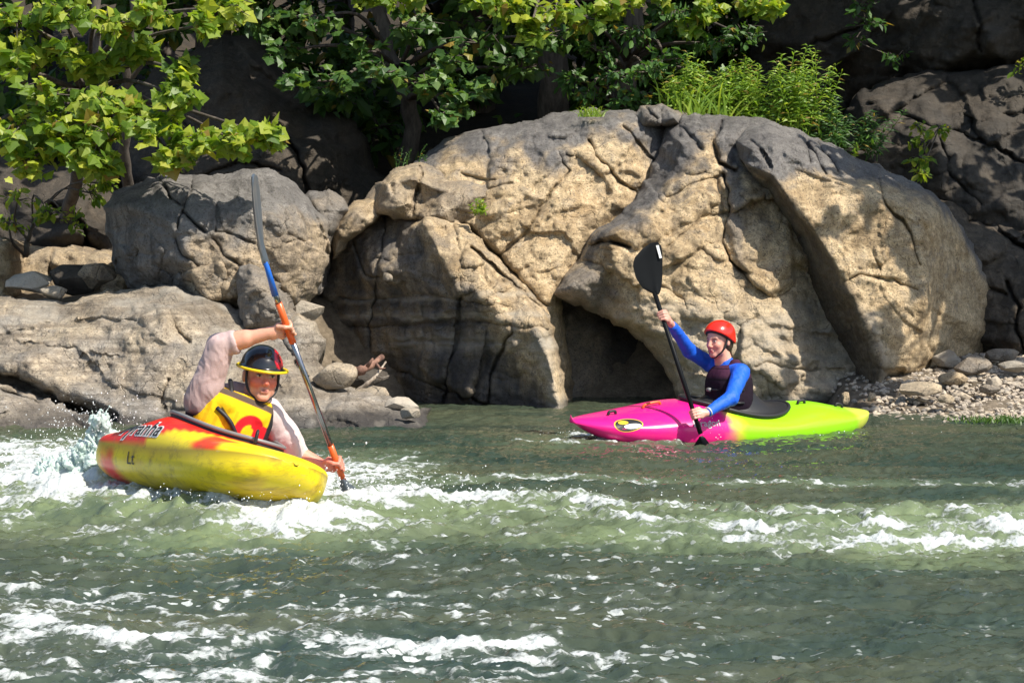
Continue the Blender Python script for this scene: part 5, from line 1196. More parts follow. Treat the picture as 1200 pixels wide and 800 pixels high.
M_GREYW = flat_mat('worn_white_print', (.5, .42, .45))
# pink and green boat, bow left
K2 = Kayak(P(848, 499, 17.1), math.pi + math.radians(27), math.radians(-7), math.radians(.3), 1.112, 1.235,
           lambda t: .315 * (1 - np.abs(t) ** 2.9) ** .7 + .022 * (1 - np.abs(t) ** 20) + .002,
           lambda t: .015 + .06 * np.clip(t - .1, 0, 1) ** 1.6 + .05 * np.clip(-t, 0, 1) ** 2,
           lambda t: -.14 * (1 - np.abs(t) ** 6) ** .6 + .075 * np.clip(t, 0, 1) ** 2.2 + .05 * t ** 4,
           lambda t: .015 + .06 * np.clip(t - .1, 0, 1) ** 1.6 + .05 * np.clip(-t, 0, 1) ** 2 + (.03 + .145 * np.exp(-((t - .25) / .45) ** 2) + .085 * np.exp(-((t + .55) / .25) ** 2)) * (1 - np.abs(t) ** 14) ** .5, eb=2.6, ed=2.0)
K2.bvh()
def k2col():
    V, t, sn = K2.V, K2.t, K2.sn
    n = fbm(V * 6, 4) * 2; pk = np.array([.83, .012, .22]); gr = np.array([.30, .72, .012]); og = np.array([.85, .45, .05])
    f = sstep(-.05, .05, t - .10 + .05 * n)[:, None]; c = gr * (1 - f) + pk * f
    m = (sstep(.05, .0, np.abs(t - .07 + .04 * n)) * .4)[:, None]; c = c * (1 - m) + og * m
    m = (sstep(-.78, -.84, t + .03 * n) * .55)[:, None]; c = c * (1 - m) + np.array([.7, .5, .12]) * m
    return c
r2 = bpy.data.objects.new('kayak', None); COL.objects.link(r2); r2.location = K2.o
r2['label'] = 'clean kayak with bright pink bow half and lime green stern half'; r2['category'] = 'kayak'
K2.part(K2.V, [K2.F, K2.T], 'hull', M_HULL2, r2, {'col': k2col()})
rim2 = K2.rim(-.07, .43, .245, .012, .022)
V, F, A = closed_tube(rim2, .014); K2.part(V, F, 'cockpit_rim', M_RUBBER, r2)
# badge: black oval with a yellow and a white patch
def disc(a, b, n=28):
    q = np.arange(n) / n * 2 * math.pi; rows = [np.zeros((1, 2))]
    for f in (.5, 1): rows.append(np.stack([a * f * np.cos(q), b * f * np.sin(q)], 1))
    V = np.concatenate(rows); k = np.arange(n)
    T = np.stack([np.zeros(n, int), 1 + k, 1 + (k + 1) % n], 1); Q = np.stack([1 + k, 1 + n + k, 1 + n + (k + 1) % n, 1 + (k + 1) % n], 1)
    return np.concatenate([V, np.zeros((len(V), 1))], 1), [T, Q]
sd_ = unit(np.array([0, -.85, -.5])); sy_ = unit(np.array([0, -.5, .85]))
def sticker(a, b, cx, cz, m, lift, name, body=None, off=(0, 0)):
    V, F = disc(a, b); Pp = np.array([cx, .7, cz + .35]) + V[:, :1] * np.array([-1., 0, 0]) + V[:, 1:2] * sy_
    return K2.part(K2.project(Pp, sd_, lift), F, name, m, r2, smooth=False)
sticker(.10, .055, .90, .02, M_YELP, .0015, 'badge'); sticker(.092, .049, .90, .02, M_BLACKP, .003, 'badge')
sticker(.035, .018, .93, .042, M_YELP, .0045, 'badge'); sticker(.06, .02, .88, -.002, M_WHITEP, .0045, 'badge')
def dec2(body, size, cx, cz, m, lift, offset=0.0):
    V, F = text_mesh(body, size, offset, .0); Pp = np.array([cx, .7, cz + .35]) + V[:, :1] * np.array([-1., 0, 0]) + V[:, 1:2] * sy_
    return K2.part(K2.project(Pp, sd_, lift), F, 'lettering', m, r2, smooth=False)
dec2('Dragon', .07, .34, -.03, M_GREYW, .003, .001)
for x_, nm, mm in ((.62, 'deck_handle', M_ORG), (.93, 'grab_loop', M_RUBBER), (-.62, 'grab_loop', M_RUBBER), (-.95, 'grab_loop', M_RUBBER)):
    w_ = .07 if nm == 'deck_handle' else .03
    lp = np.array([K2.top(x_ - w_, .03, 0), K2.top(x_ - w_ * .7, .03, .022), K2.top(x_ + w_ * .7, .03, .022), K2.top(x_ + w_, .03, 0)])
    V, F, A = tube(smooth_path(lp, 4), .010, 6); K2.part(V, F, nm, mm, r2)

# ---------------- paddles
def blade(outline, c, u, v, thick=.006, cup=.04, ridge=.014, rows=9):
    """outline: (along u, across v) half-widths: list of (s, left, right)"""
    c = np.array(c); u = unit(np.array(u, float)); v = np.array(v, float); v = unit(v - u * (v @ u)); w = np.cross(u, v)
    S_ = [o[0] for o in outline]; ss = np.interp(np.linspace(0, 1, 26), np.linspace(0, 1, len(S_)), S_)
    lf = np.interp(ss, S_, [o[1] for o in outline]); rt = np.interp(ss, S_, [o[2] for o in outline]); VV = []
    for side in (1, -1):
        for s_, a, b_ in zip(ss, lf, rt):
            for q in np.linspace(0, 1, rows):
                x = -a + (a + b_) * q
                h = -cup * (x / .1) ** 2 * .25 - cup * (s_ / .45) ** 2 + ridge * math.exp(-(x / .014) ** 2) * (1 - s_ / ss[-1] * .8) * side + thick * side * (1 - abs(2 * q - 1) ** 4)
                VV.append(c + u * s_ + v * x + w * h)
    V = np.array(VV); n, m = 26, rows; F = []
    g = np.arange(n * m).reshape(n, m); q = np.stack([g[:-1, :-1], g[1:, :-1], g[1:, 1:], g[:-1, 1:]], -1).reshape(-1, 4)
    F = [q, q[:, ::-1] + n * m]; N2 = n * m
    VV = [V]; k0 = len(V)
    for e in (g[:, 0], g[:, -1], g[0], g[-1]):
        VV += [V[e], V[e + N2]]; i = np.arange(len(e) - 1); m_ = len(e); F.append(np.stack([i, i + 1, i + 1 + m_, i + m_], 1) + k0); k0 += 2 * m_
    return np.concatenate(VV), np.concatenate(F)
M_CARBON = paint_mat('black_carbon', .5, .15, .05, 60, coat=.0, base=(.007, .008, .009))
M_STEEL = flat_mat('dark_metal_shaft', (.32, .32, .33), .22, 1.0); M_BLUE = flat_mat('blue_plastic', (.015, .13, .55), .35); M_GREYB = flat_mat('grey_blade', (.09, .11, .13), .3)
def seg(root, o, a, b, r, name, m, n=12, ra=None):
    V, F, A = tube(np.array([a, (np.array(a) + b) / 2, b]), [r, (r + (ra or r)) / 2, ra or r], n); return link(make_mesh(name, V - o, F), name, m, root)
# man's paddle
pa, pb = P(322.5, 345, 11.72), P(402, 562, 12.22); pu = unit(pb - pa)
p1 = bpy.data.objects.new('paddle', None); COL.objects.link(p1); p1.location = pa
p1['label'] = 'paddle with blue throat, orange grips and steel coloured shaft, held upright by the man'; p1['category'] = 'paddle'
def onsh(px): return pa + (pb - pa) * ((px - 322.5) / (402 - 322.5))
seg(p1, pa, onsh(321), onsh(327), .017, 'shaft_joint', M_STEEL); seg(p1, pa, onsh(326), onsh(342.5), .0195, 'grip', M_ORG)
seg(p1, pa, onsh(342), onsh(387), .0165, 'shaft', M_STEEL); seg(p1, pa, onsh(386.5), onsh(402), .0185, 'grip', M_ORG)
ut = unit(P(287, 223, 11.5) - P(320, 345, 11.72))
seg(p1, pa, P(322.5, 346, 11.72), P(308, 296, 11.63), .019, 'throat', M_BLUE, ra=.012)
side = unit(np.cross(ut, [0, 1, 0])); vv = unit(np.array([0, 1, 0]) * .98 + side * -.10)
bo = [(0, .010, .010), (.06, .03, .03), (.14, .075, .07), (.26, .10, .095), (.38, .095, .10), (.46, .06, .085), (.50, .01, .03)]
bo1 = [(a * 1.0, b_ * 1.15, c_ * 1.15) for a, b_, c_ in bo]
V, F = blade(bo1, P(312, 310, 11.66), unit(P(287, 223, 11.5) - P(312, 310, 11.66)), vv, cup=.05); link(make_mesh('blade', V - pa, F), 'blade', M_GREYB, p1)
V, F = blade(bo1, P(401, 560, 12.21), pu, unit(np.array([1, .4, 0])), cup=.05); link(make_mesh('blade', V - pa, F), 'blade', M_GREYB, p1)
# woman's paddle
qa, qb = P(765.5, 338, 16.66), P(821, 508, 16.40); qu = unit(qb - qa)
p2 = bpy.data.objects.new('paddle', None); COL.objects.link(p2); p2.location = qa
p2['label'] = 'all black paddle with a white mark on its raised blade, held by the woman'; p2['category'] = 'paddle'
seg(p2, qa, qa, qb, .0175, 'shaft', M_CARBON)
xv = np.array([1.0, .25, 0])
bo2 = [(0, .012, .012), (.02, .05, .03), (.06, .11, .045), (.14, .155, .06), (.24, .172, .072), (.30, .15, .078), (.36, .075, .075), (.395, .005, .05)]
tb_ = P(770, 345, 16.65); tt_ = P(762.5, 286, 16.65)
V, F = blade(bo2, tb_, tt_ - tb_, xv, cup=.03); link(make_mesh('blade', V - qa, F), 'blade', M_CARBON, p2)
u_ = unit(tt_ - tb_); v_ = unit(xv - u_ * (xv @ u_)); w_ = np.cross(u_, v_)
if w_[1] > 0: w_ = -w_
mk = [tb_ + u_ * a + v_ * b_ + w_ * .030 for a, b_ in ((.27, .045), (.27, .065), (.37, .052), (.37, .030))]
mk += [m_ + w_ * .003 for m_ in mk]
link(make_mesh('blade_mark', np.array(mk) - qa, np.array([[0, 1, 2, 3], [4, 5, 6, 7], [0, 1, 5, 4], [1, 2, 6, 5], [2, 3, 7, 6], [3, 0, 4, 7]]), smooth=False), 'blade_mark', M_WHITEP, p2)
V, F = blade(bo2, P(821.4, 511, 16.40), qu, [.8, -.6, 0], cup=.03); link(make_mesh('blade', V - qa, F), 'blade', M_CARBON, p2)
# ---------------- people
def wr_(amp, sc=9, st=(1, 1, 1)):
    def f(V, vn):
        W_ = V + .03 * np.stack([noise3(V * 9), noise3(V * 9 + 5), noise3(V * 9 + 9)], 1)
        n = fbm(W_ * sc * np.array(st) + 3, 3, ridge=True); m = fbm(V * sc * .4, 3)
        return vn * (n * amp + m * amp)[:, None]
    return f
def ring(c, R, rx, ry, r, n=44, zf=None):
    an = np.linspace(0, 2 * math.pi, n, endpoint=False)
    pts = [c + R @ np.array([rx * math.cos(a), ry * math.sin(a), (zf(a) if zf else 0)]) for a in an]
    return closed_tube(np.array(pts), r, 8)
def person_root_mesh(F, o, label, colf):
    body = sdf_obj(F, 'person', M_SKIN, None, o, colf, label=label, cat='person'); body.location = o
    return body
# ===== the man
S1 = 1.17
J = lambda px, py, dy=0: P(px, py, 12 + dy)
o1 = J(252, 545, .05)
pel, chest, nb = J(246, 546, .06), J(272, 492, .04), J(284, 470, .03)
shR, shL = J(236, 470, -.10), J(314, 484, .10)
elR, elL = J(259, 404, -.16), J(346, 530, .25)
Rh = basis((.36, -.93, .0), (.17, -.12, 1)); hc = J(306, 441, -.03)
gU, gL = onsh(337.2), onsh(395.5)
wrU = gU + (J(321, 388, -.24) - J(337.2, 386, -.24)) * 1.0; wrL = gL + np.array([-.085, .03, -.005])
F = Field(J(195, 620, 0) - [0, .5, 0], J(420, 360, 0) + [0, .55, 0], .0048)
head(F, hc, Rh, S1)
F.cap(hc + Rh @ np.array([0, .02, -.08]) * S1, nb, .056 * S1, .062 * S1, k=.03)
F.ell(chest, np.array([.15, .10, .17]) * S1, basis((.4, -.9, 0), nb - pel), k=.03); F.cap(chest, pel, .12 * S1, .13 * S1, k=.04)
F.cap(shR, shL, .05 * S1, k=.04)
F.cap(shR, elR, .052 * S1, .045 * S1, k=.02); F.cap(elR, wrU, .044 * S1, .028 * S1, k=.015); F.cap(elR + (wrU - elR) * .05, elR + (wrU - elR) * .45, .046 * S1, .042 * S1, k=.02)
F.cap(shL, elL, .052 * S1, .045 * S1, k=.02); F.cap(elL, wrL, .044 * S1, .028 * S1, k=.015)
f1 = K1.M[:, 0]
for sd in (-1, 1):      # thighs run forward inside the boat
    hip = pel + K1.M[:, 1] * sd * .08; kn_ = hip + f1 * .40 + K1.M[:, 1] * sd * .05
    F.cap(hip, kn_, .065, .05, k=.04); F.cap(kn_, kn_ + f1 * .16 - K1.M[:, 2] * .03, .045, .035, k=.02)
ax = unit(pa - pb)
grip(F, gU, ax, wrU - gU, [0.15, 1, 0], wrU, S1 * 1.02); grip(F, gL, ax, wrL - gL, [.15, 1, 0], wrL, S1 * 1.02)
SK1 = (.68, .33, .22)
def mc(V):
    c = face_col(V, hc, Rh, S1, SK1, red=.75, lips=(.42, .13, .11), stubble=.25)
    # wet, reddened lower hand
    d = sstep(.25, .1, np.linalg.norm(V - gL, axis=1))[:, None]; return c * (1 - d) + c * np.array([1.05, .72, .75]) * d
man = person_root_mesh(F, o1, 'man in a black helmet leaning over with both bare hands on an upright paddle', mc)
# long-sleeved pale shirt
F = Field(J(195, 560, 0) - [0, .45, 0], J(365, 365, 0) + [0, .5, 0], .006)
F.ell(chest, np.array([.165, .115, .18]) * S1, basis((.4, -.9, 0), nb - pel), k=.03); F.cap(chest, pel, .14 * S1, .15 * S1, k=.04); F.cap(shR, shL, .066 * S1, k=.05)
cuff = elR + (wrU - elR) * .24
lat = J(229, 505, .02)
F.cap(lat, shR + (elR - shR) * .25, .075, .082, k=.04)
F.cap(shR, elR, .083, .067, k=.03); F.cap(elR, cuff, .066, .054, k=.015); F.cap(cuff - (wrU - elR) * .05, cuff, .058, .062, k=.006)
F.cap(shL, shL + (elL - shL) * .55, .078, .082, k=.03); F.cap(shL + (elL - shL) * .5, elL, .08, .07, k=.02)
F.cap(hc + Rh @ np.array([0, .03, -.13]) * S1, nb, .068, .085, k=.03)
cd = unit(wrU - elR); F.cap(cuff + cd * .085, cuff + cd * .32, .085, sub=True, k=.004); F.plane(K1.W((0, 0, -.12)), -K1.M[:, 2])
def shc(V):
    n = fbm(V * 6, 4)[:, None]; c = np.array([.52, .38, .36]) * (1 + .15 * n)
    wet = sstep(.0, .22, (J(240, 430)[2] - V[:, 2]) + .1 * n[:, 0])[:, None] * (V[:, :1] < J(285, 0)[0]); c = c * (1 - .38 * wet)
    rt = sstep(J(300, 0)[0], J(318, 0)[0], V[:, 0])[:, None]; c = c * (1 - rt) + np.array([.62, .52, .50]) * rt
    wa = (sstep(J(0, 476)[2], J(0, 484)[2], V[:, 2]) * (V[:, 0] < J(235, 0)[0]))[:, None]
    return c * (1 - wa) + np.array([.015, .018, .03]) * wa
sdf_obj(F, 'long_sleeve_shirt', M_CLOTH, man, o1, shc, wr_(.011, 11, (1, 1, .4)))
# buoyancy vest
Rc = basis((.42, -.9, 0), nb - pel)
F = Field(J(200, 560, 0) - [0, .4, 0], J(345, 440, 0) + [0, .4, 0], .0055)
cv = J(271, 494, -.03)
F.ell(cv, np.array([.185, .135, .185]) * S1, Rc, k=.03, p=2.6)
for sd in (-1, 1): F.cap(cv + Rc @ np.array([sd * .08, -.10, .06]) * S1, nb + Rc @ np.array([sd * .095, .0, .01]) * S1, .040 * S1, .036 * S1, k=.02)
F.cap(hc + Rh @ np.array([0, .03, -.13]) * S1 + [0, 0, .02], nb, .068, .078, k=.01, sub=True)
F.ell(nb + [.01, -.06, .05], [.07, .09, .06], Rc, k=.01, sub=True)
F.plane(nb + [0, 0, .055], [.3, 0, 1])
def vc(V):
    q = (V - cv) @ Rc / S1; u, w = q[:, 0], q[:, 2]
    yel = np.array([.82, .50, .008]); c = np.tile(yel, (len(V), 1)); front = q[:, 1] < .02
    def bl(m, cc): m = np.clip(m, 0, 1)[:, None]; c[:] = c * (1 - m) + np.array(cc) * m
    # quilted ribs of the chest panel
    bl(.35 * sstep(.3, .8, np.sin(u * 150)) * (w > -.10) * (w < .05) * (u < -.02), (.45, .22, .01))
    dx, dz = (u - .055), (w + .03)
    r_ = np.hypot(dx * 1.15, dz * (dz > 0) + 0 * dz)
    bl((sstep(.092, .086, r_) * sstep(.040, .046, r_ * 1.0 + .012 * (u > .055))) * front * sstep(-.2, -.18, w), (.62, .012, .02))
    bl(sstep(.045, .040, np.abs(u - .115)) * (w < .03) * (w > -.16) * front, (.62, .012, .02))
    bl(.9 * sstep(.014, .010, np.abs(w + .02 + (u + .04) * .75)) * (u < .06) * (u > -.11) * front, (.02, .02, .02))
    bl(sstep(.135, .145, np.abs(u)) * (u > 0) * (w > -.06), (.02, .02, .022))
    bl(sstep(.018, .012, np.abs(w - .115)) * front, (.10, .07, .05))
    return c
vest = sdf_obj(F, 'life_vest', M_CLOTH, man, o1, vc, wr_(.004, 10))
q = lambda a, b_, c_: cv + Rc @ np.array([a, b_, c_]) * S1
V, F_, A = tube(smooth_path([q(-.13, -.12, .03), q(-.06, -.152, -.005), q(.0, -.155, -.06), q(.06, -.15, -.12)], 5), .012, 7)
link(make_mesh('strap', V - o1, F_), 'strap', M_RUBBER, vest)
V, F_, A = tube(smooth_path([q(-.07, -.13, .06), q(-.085, -.09, .13), q(-.09, -.03, .175)], 5), .013, 7); link(make_mesh('strap', V - o1, F_), 'strap', M_RUBBER, vest)
# helmet with full brim
F = Field(hc - .26, hc + .26, .005)
qh = lambda *p: hc + Rh @ (np.array(p) * S1)
F.ell(qh(0, .008, .045), np.array([.098, .122, .105]) * S1, Rh, k=.005)
nrm = Rh @ np.array([0, .10, -1.0]); F.plane(qh(0, 0, .040), nrm)
Rb = basis(Rh @ np.array([0, -1, -.10]), Rh @ np.array([0, -.10, 1]))
F.ell(qh(0, -.006, .040), np.array([.114, .138, .010]) * S1, Rb, k=.012)
F.cap(qh(0, -.10, .115), qh(0, .10, .12), .012, k=.02)
def hcol(V):
    q = (V - hc) @ Rh / S1; c = np.tile(np.array([.012, .012, .014]), (len(V), 1))
    m = (sstep(.045, .035, np.hypot((q[:, 0] - .062) * 1.25, (q[:, 2] - .095) * .85) + .008 * fbm(V * 40, 3)) * (q[:, 1] < .03))[:, None]; c = c * (1 - m) + np.array([.62, .015, .03]) * m
    m = (sstep(.020, .016, np.hypot((q[:, 0] - .062) * 1.25, (q[:, 2] - .095) * .85)) * (q[:, 1] < .03) * (fbm(V * 55, 2) > -.05))[:, None]; c = c * (1 - m) + np.array([.1, .01, .02]) * m
    return c
hel = sdf_obj(F, 'helmet', M_HARD, man, o1, hcol)
V, F_, A = ring(qh(0, -.006, .040), Rb,   .116 * S1, .140 * S1, .008); link(make_mesh('brim_edge', V - o1, F_), 'brim_edge', flat_mat('yellow_trim', (.85, .62, .01), .35), hel)
st = [qh(-.078, -.02, .04), qh(-.072, -.035, -.05), qh(-.035, -.055, -.098), qh(.0, -.06, -.118), qh(.035, -.055, -.098), qh(.072, -.035, -.05), qh(.078, -.02, .04)]
V, F_, A = tube(smooth_path(st, 5), .0075, 6); link(make_mesh('chin_strap', V - o1, F_), 'chin_strap', M_RUBBER, hel)
V, F_ = sk1; link(make_mesh('spray_skirt', K1.W(V) - o1, F_), 'spray_skirt', M_RUBBER, man)

# ===== the woman
S2 = 1.112
J2 = lambda px, py, dy=0: P(px, py, 17.05 + dy)
o2 = J2(858, 500, .03)
pel, chest, nb = J2(862, 506, .03), J2(855, 457, .0), J2(851, 426, .0)
shL, shR = J2(868, 437, -.16), J2(833, 427, .17)
elL, elR = J2(857, 466, -.42), J2(808, 411, .02)
Rw = basis((-.72, -.70, -.06), (-.02, -.02, 1)); hw = J2(842.5, 399.5, -.02)
onq = lambda py: qa + (qb - qa) * ((py - 338) / (506 - 338.))
gU, gL = onq(370), onq(484)
wrU = gU + np.array([.062, .055, -.050]); wrL = gL + np.array([.088, .020, .006])
F = Field(J2(745, 560, 0) - [0, .85, 0], J2(900, 355, 0) + [0, .5, 0], .0055)
head(F, hw, Rw, S2 * .97)
F.cap(hw + Rw @ np.array([0, .02, -.08]) * S2, nb, .046 * S2, .050 * S2, k=.03)
Rt = basis((-.89, -.45, 0), nb - pel)
F.ell(chest, np.array([.13, .095, .17]) * S2, Rt, k=.03); F.cap(chest, pel, .10 * S2, .125 * S2, k=.05); F.cap(shR, shL, .042 * S2, k=.04)
for a, e, w in ((shL, elL, wrL), (shR, elR, wrU)):
    F.cap(a, e, .042 * S2, .035 * S2, k=.02); F.cap(e, w, .035 * S2, .024 * S2, k=.012)
f2 = K2.M[:, 0]
for sd in (-1, 1):
    hip = pel + K2.M[:, 1] * sd * .08; kn_ = hip + f2 * .40 + K2.M[:, 1] * sd * .06
    F.cap(hip, kn_, .055, .045, k=.04); F.cap(kn_, kn_ + f2 * .32 - K2.M[:, 2] * .02, .04, .03, k=.02)
ax = unit(qa - qb)
grip(F, gU, ax, wrU - gU, [-.3, -1, 0], wrU, S2 * .98); grip(F, gL, ax, wrL - gL, [-.5, -1, 0], wrL, S2 * 1.0)
woman = person_root_mesh(F, o2, 'woman in a red helmet and blue long sleeves gripping a black paddle with both hands', lambda V: face_col(V, hw, Rw, S2 * .97, (.66, .33, .25), red=.15, lips=(.50, .10, .12), brow=(.08, .045, .03)))
F = Field(J2(745, 540, 0) - [0, .85, 0], J2(900, 372, 0) + [0, .5, 0], .006)
F.ell(chest, np.array([.14, .105, .18]) * S2, Rt, k=.03); F.cap(chest, pel, .115 * S2, .14 * S2, k=.05); F.cap(shR, shL, .055 * S2, k=.04)
for a, e, w, r_ in ((shL, elL, wrL, .066), (shR, elR, wrU, .056)):
    F.cap(a, e, r_, .052, k=.025); F.cap(e, e + (w - e) * .86, .052, .036, k=.02)
F.cap(hw + Rw @ np.array([0, .03, -.14]) * S2, nb, .05, .062, k=.03)
F.plane(K2.W((0, 0, -.08)), -K2.M[:, 2])
def bc(V):
    c = np.tile(np.array([.010, .105, .62]), (len(V), 1)); n = fbm(V * 14, 4)
    m = (sstep(J2(868, 0)[0], J2(876, 0)[0], V[:, 0]) * sstep(-.1, .25, n))[:, None] * (V[:, 2:] < J2(0, 445)[2]); c = c * (1 - m) + np.array([.02, .16, .12]) * m
    return c
sdf_obj(F, 'long_sleeve_top', M_LYCRA, woman, o2, bc, wr_(.006, 14, (1, 1, .6)))
F = Field(J2(800, 530, 0) - [0, .42, 0], J2(905, 405, 0) + [0, .42, 0], .0055)
cv2 = J2(854, 459, .0)
F.ell(cv2, np.array([.165, .15, .20]) * S2, Rt, k=.03, p=2.7)
for sd in (-1, 1): F.cap(cv2 + Rt @ np.array([sd * .075, -.09, .08]) * S2, nb + Rt @ np.array([sd * .085, .02, .0]) * S2, .036, .036, k=.02); F.cap(cv2 + Rt @ np.array([sd * .075, .09, .08]) * S2, nb + Rt @ np.array([sd * .085, .02, .0]) * S2, .034, .036, k=.02)
F.cap(hw + Rw @ np.array([0, .03, -.13]) * S2 + [0, 0, .02], nb, .06, .068, k=.01, sub=True)
for a, e in ((shL, elL), (shR, elR)): F.cap(a + (e - a) * .10 + unit(a - nb) * .06, a + (e - a) * .55 + unit(a - nb) * .05, .085, .075, k=.012, sub=True)
F.plane(nb + [0, 0, .035], [0, 0, 1])
def v2(V):
    q = (V - cv2) @ Rt / S2; n = fbm(V * 9, 3); c = np.array([.013, .006, .014])[None] * (1 + .5 * n[:, None])
    m = (sstep(.09, .13, q[:, 2]))[:, None]; c = c * (1 - m) + np.array([.055, .016, .038]) * m
    m = ((np.abs(np.mod(q[:, 2] + .02, .075) - .037) < .004) & (np.abs(q[:, 0]) < .14))[:, None]; return np.where(m, c * .3, c)
vest = sdf_obj(F, 'life_vest', M_CLOTH, woman, o2, v2, wr_(.004, 10))
for zz in (.02, -.07):
    pts = [cv2 + Rt @ (np.array([math.sin(a) * .168, -math.cos(a) * .154, zz]) * S2) for a in np.linspace(-1.7, 1.7, 14)]
    V, F_, A = tube(pts, .010, 6); link(make_mesh('strap', V - o2, F_), 'strap', M_RUBBER, vest)
V, F_, A = tube([cv2 + Rt @ np.array([-.02, -.16, .02]) * S2, cv2 + Rt @ np.array([.02, -.165, .02]) * S2], .016, 8); link(make_mesh('buckle', V - o2, F_), 'buckle', M_GREYR, vest)
# helmet
F = Field(hw - .24, hw + .24, .0045); qh = lambda *p: hw + Rw @ (np.array(p) * S2)
F.ell(qh(0, .010, .048), np.array([.103, .122, .100]) * S2, Rw, k=.005)
F.ell(qh(.06, .045, .0), np.array([.040, .05, .055]) * S2, Rw, k=.02); F.ell(qh(-.06, .045, .0), np.array([.040, .05, .055]) * S2, Rw, k=.02)
F.plane(qh(0, -.02, .036), Rw @ np.array([0, -.62, -1.0])); F.plane(qh(0, 0, -.022), Rw @ np.array([0, 0, -1.0]))
hel = sdf_obj(F, 'helmet', M_HARD, woman, o2, lambda V: np.tile(np.array([.80, .022, .008]), (len(V), 1)))
F = Field(hw - .24, hw + .24, .005)
F.ell(qh(0, .012, .040), np.array([.094, .112, .098]) * S2, Rw, k=.005)
F.ell(qh(.062, .03, -.02), np.array([.028, .035, .045]) * S2, Rw, k=.02); F.ell(qh(-.062, .03, -.02), np.array([.028, .035, .045]) * S2, Rw, k=.02)
F.plane(qh(0, -.02, .026), Rw @ np.array([0, -.62, -1.0]))
lin = sdf_obj(F, 'helmet_liner', M_RUBBER, hel, o2)
F = Field(hw - .26, hw + .24, .005)
F.ell(qh(0, .045, -.02), np.array([.078, .065, .075]) * S2, Rw, k=.01); F.cap(qh(.01, .085, -.05), qh(.02, .10, -.12), .026, .012, k=.02)
sdf_obj(F, 'hair', paint_mat('brown_hair', .6, .4, .4, 120, base=(.055, .03, .018)), woman, o2)
st = [qh(-.082, -.0, .02), qh(-.070, -.03, -.05), qh(-.035, -.055, -.092), qh(.0, -.065, -.112), qh(.035, -.055, -.092), qh(.070, -.03, -.05), qh(.082, -.0, .02)]
V, F_, A = tube(smooth_path(st, 5), .008, 6); link(make_mesh('chin_strap', V - o2, F_), 'chin_strap', M_RUBBER, hel)
wd = unit(wrL - elL); cw = elL + (wrL - elL) * .90; aa = unit(np.cross(wd, [0, 0, 1])); bb = np.cross(wd, aa)
V, F_, A = closed_tube(np.array([cw + aa * .034 * math.cos(a) + bb * .034 * math.sin(a) for a in np.linspace(0, 2 * math.pi, 24, endpoint=False)]), .007, 6)
link(make_mesh('wristwatch', V - o2, F_), 'wristwatch', flat_mat('pale_watch', (.6, .6, .6), .3), woman)
V, F_ = skirt_pts(K2, rim2, -.10, (-.05, 0, .25), (.15, .15)); link(make_mesh('spray_skirt', K2.W(V) - o2, F_), 'spray_skirt', M_RUBBER, woman)
# ---------------- splash and spray
def b(nt, bs):
    n = noise(nt, wpos(nt), 40, 6, .7)
    L(nt, mixc(nt, n, (.36, .56, .48), (.80, .86, .84)), bs.inputs['Base Color'])
    bs.inputs['Roughness'].default_value = .18; bs.inputs['IOR'].default_value = 1.33; bs.inputs['Transmission Weight'].default_value = .25
    bp = N(nt, 'Bump', Strength=.7, Distance=.01); L(nt, n, bp.inputs['Height']); L(nt, bp.outputs[0], bs.inputs['Normal'])
M_SPLASH = mat('white_water', b)
def b(nt, bs):
    bs.inputs['Base Color'].default_value = (.85, .88, .88, 1); bs.inputs['Roughness'].default_value = .1; bs.inputs['IOR'].default_value = 1.33
M_DROP = mat('water_drop', b)
rp = np.random.default_rng(5)
c0 = P(112, 560, 12.9)
F = Field(c0 - [.42, .30, .12], c0 + [.42, .30, .52], .007)
for i in range(40):
    a = rp.uniform(-1, 1); F.ell(c0 + [a * .34, rp.normal(0, .05), rp.uniform(-.04, .24) * math.exp(-((a - .12) / .5) ** 2)], [rp.uniform(.04, .08), .05, rp.uniform(.03, .07)], k=.04)
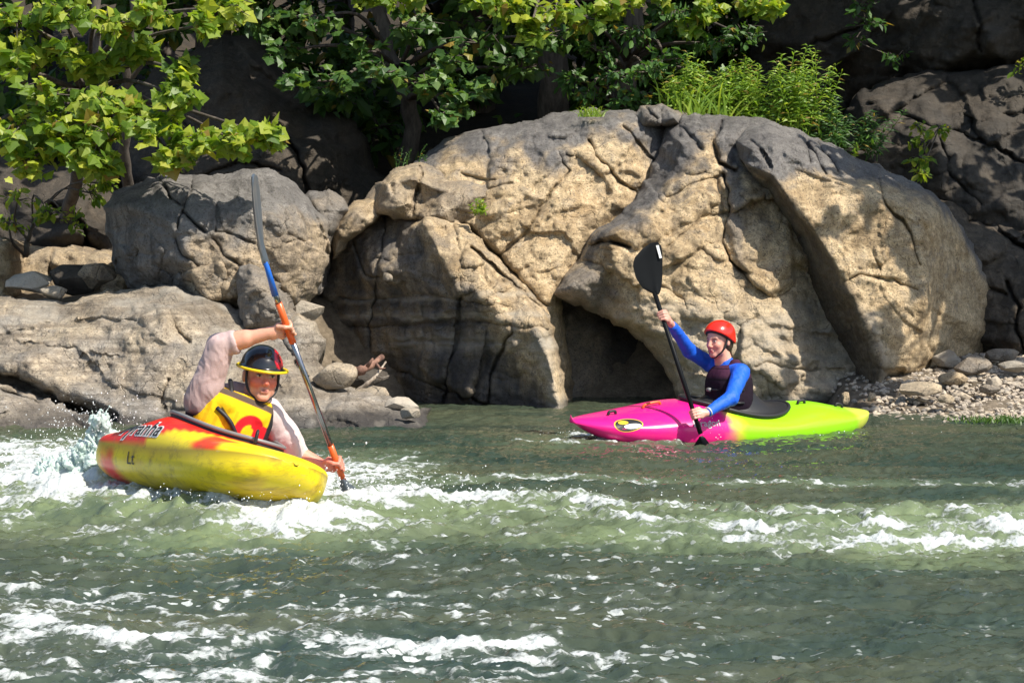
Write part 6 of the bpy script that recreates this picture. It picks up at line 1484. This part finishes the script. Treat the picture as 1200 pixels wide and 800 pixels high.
for i in range(460):
    a = rp.uniform(-1, 1); hmax = .36 * math.exp(-((a - .12) / .45) ** 2) + .04
    z = rp.uniform(-.05, 1) * hmax * .92; x_ = a * .32 * (1 - .35 * z / .4)
    p_ = c0 + np.array([x_, rp.normal(0, .05), z]); d_ = unit(np.array([x_ * .8 + rp.normal(0, .25), rp.normal(0, .3), 1]))
    F.cap(p_, p_ + d_ * rp.uniform(.02, .10), rp.uniform(.007, .021), rp.uniform(.003, .009), k=.014)
def dsp(V, vn):
    n = fbm(V * 22, 4); return vn * (.016 * n)[:, None] * 2
sp_o = sdf_obj(F, 'water_splash', M_SPLASH, None, c0, None, dsp); sp_o.location = c0; sp_o['kind'] = 'stuff'
def drops(spots):
    import bmesh
    bm = bmesh.new(); bmesh.ops.create_icosphere(bm, subdivisions=1, radius=1); T = np.array([tuple(v.co) for v in bm.verts]); Fa = np.array([[v.index for v in f.verts] for f in bm.faces]); bm.free()
    VV, FF = [], []; k = 0
    for c, sg, n, r0, r1 in spots:
        for i in range(n):
            r = r0 + (r1 - r0) * rp.uniform() ** 2; p_ = np.array(c) + rp.normal(0, 1, 3) * sg * .6
            zz = water_height(np.array([p_[0]]), np.array([p_[1]]), False)[0]
            if p_[2] < zz + .01: p_[2] = zz + abs(rp.normal(0, sg[2] * .5)) + .01
            VV.append(T * r * [1, 1, rp.uniform(1, 1.6)] + p_); FF.append(Fa + 12 * k); k += 1
    return np.concatenate(VV), np.concatenate(FF)
sa = np.array
spots = [(c0 + [0, 0, .2], sa([.36, .2, .20]), 1500, .0008, .0042), (P(60, 540, 13.2), sa([.5, .5, .1]), 200, .002, .006), (P(390, 565, 12.1), sa([.18, .15, .12]), 160, .002, .006), (P(450, 565, 12.6), sa([.5, .5, .05]), 200, .002, .005),
         (P(270, 582, 11.3), sa([.6, .15, .05]), 110, .0015, .0045), (P(720, 508, 16.8), sa([.4, .1, .03]), 160, .0015, .0045), (P(828, 503, 16.7), sa([.10, .08, .10]), 110, .0015, .0045), (P(900, 510, 17.0), sa([.7, .12, .03]), 60, .002, .005),
         (P(800, 610, 11.6), sa([2.2, .5, .03]), 260, .0015, .004), (P(600, 580, 12.4), sa([1.0, .6, .04]), 220, .0015, .005)]
V, Fq = drops(spots)
link(make_mesh('spray', V, Fq), 'spray', M_DROP, kind='stuff')
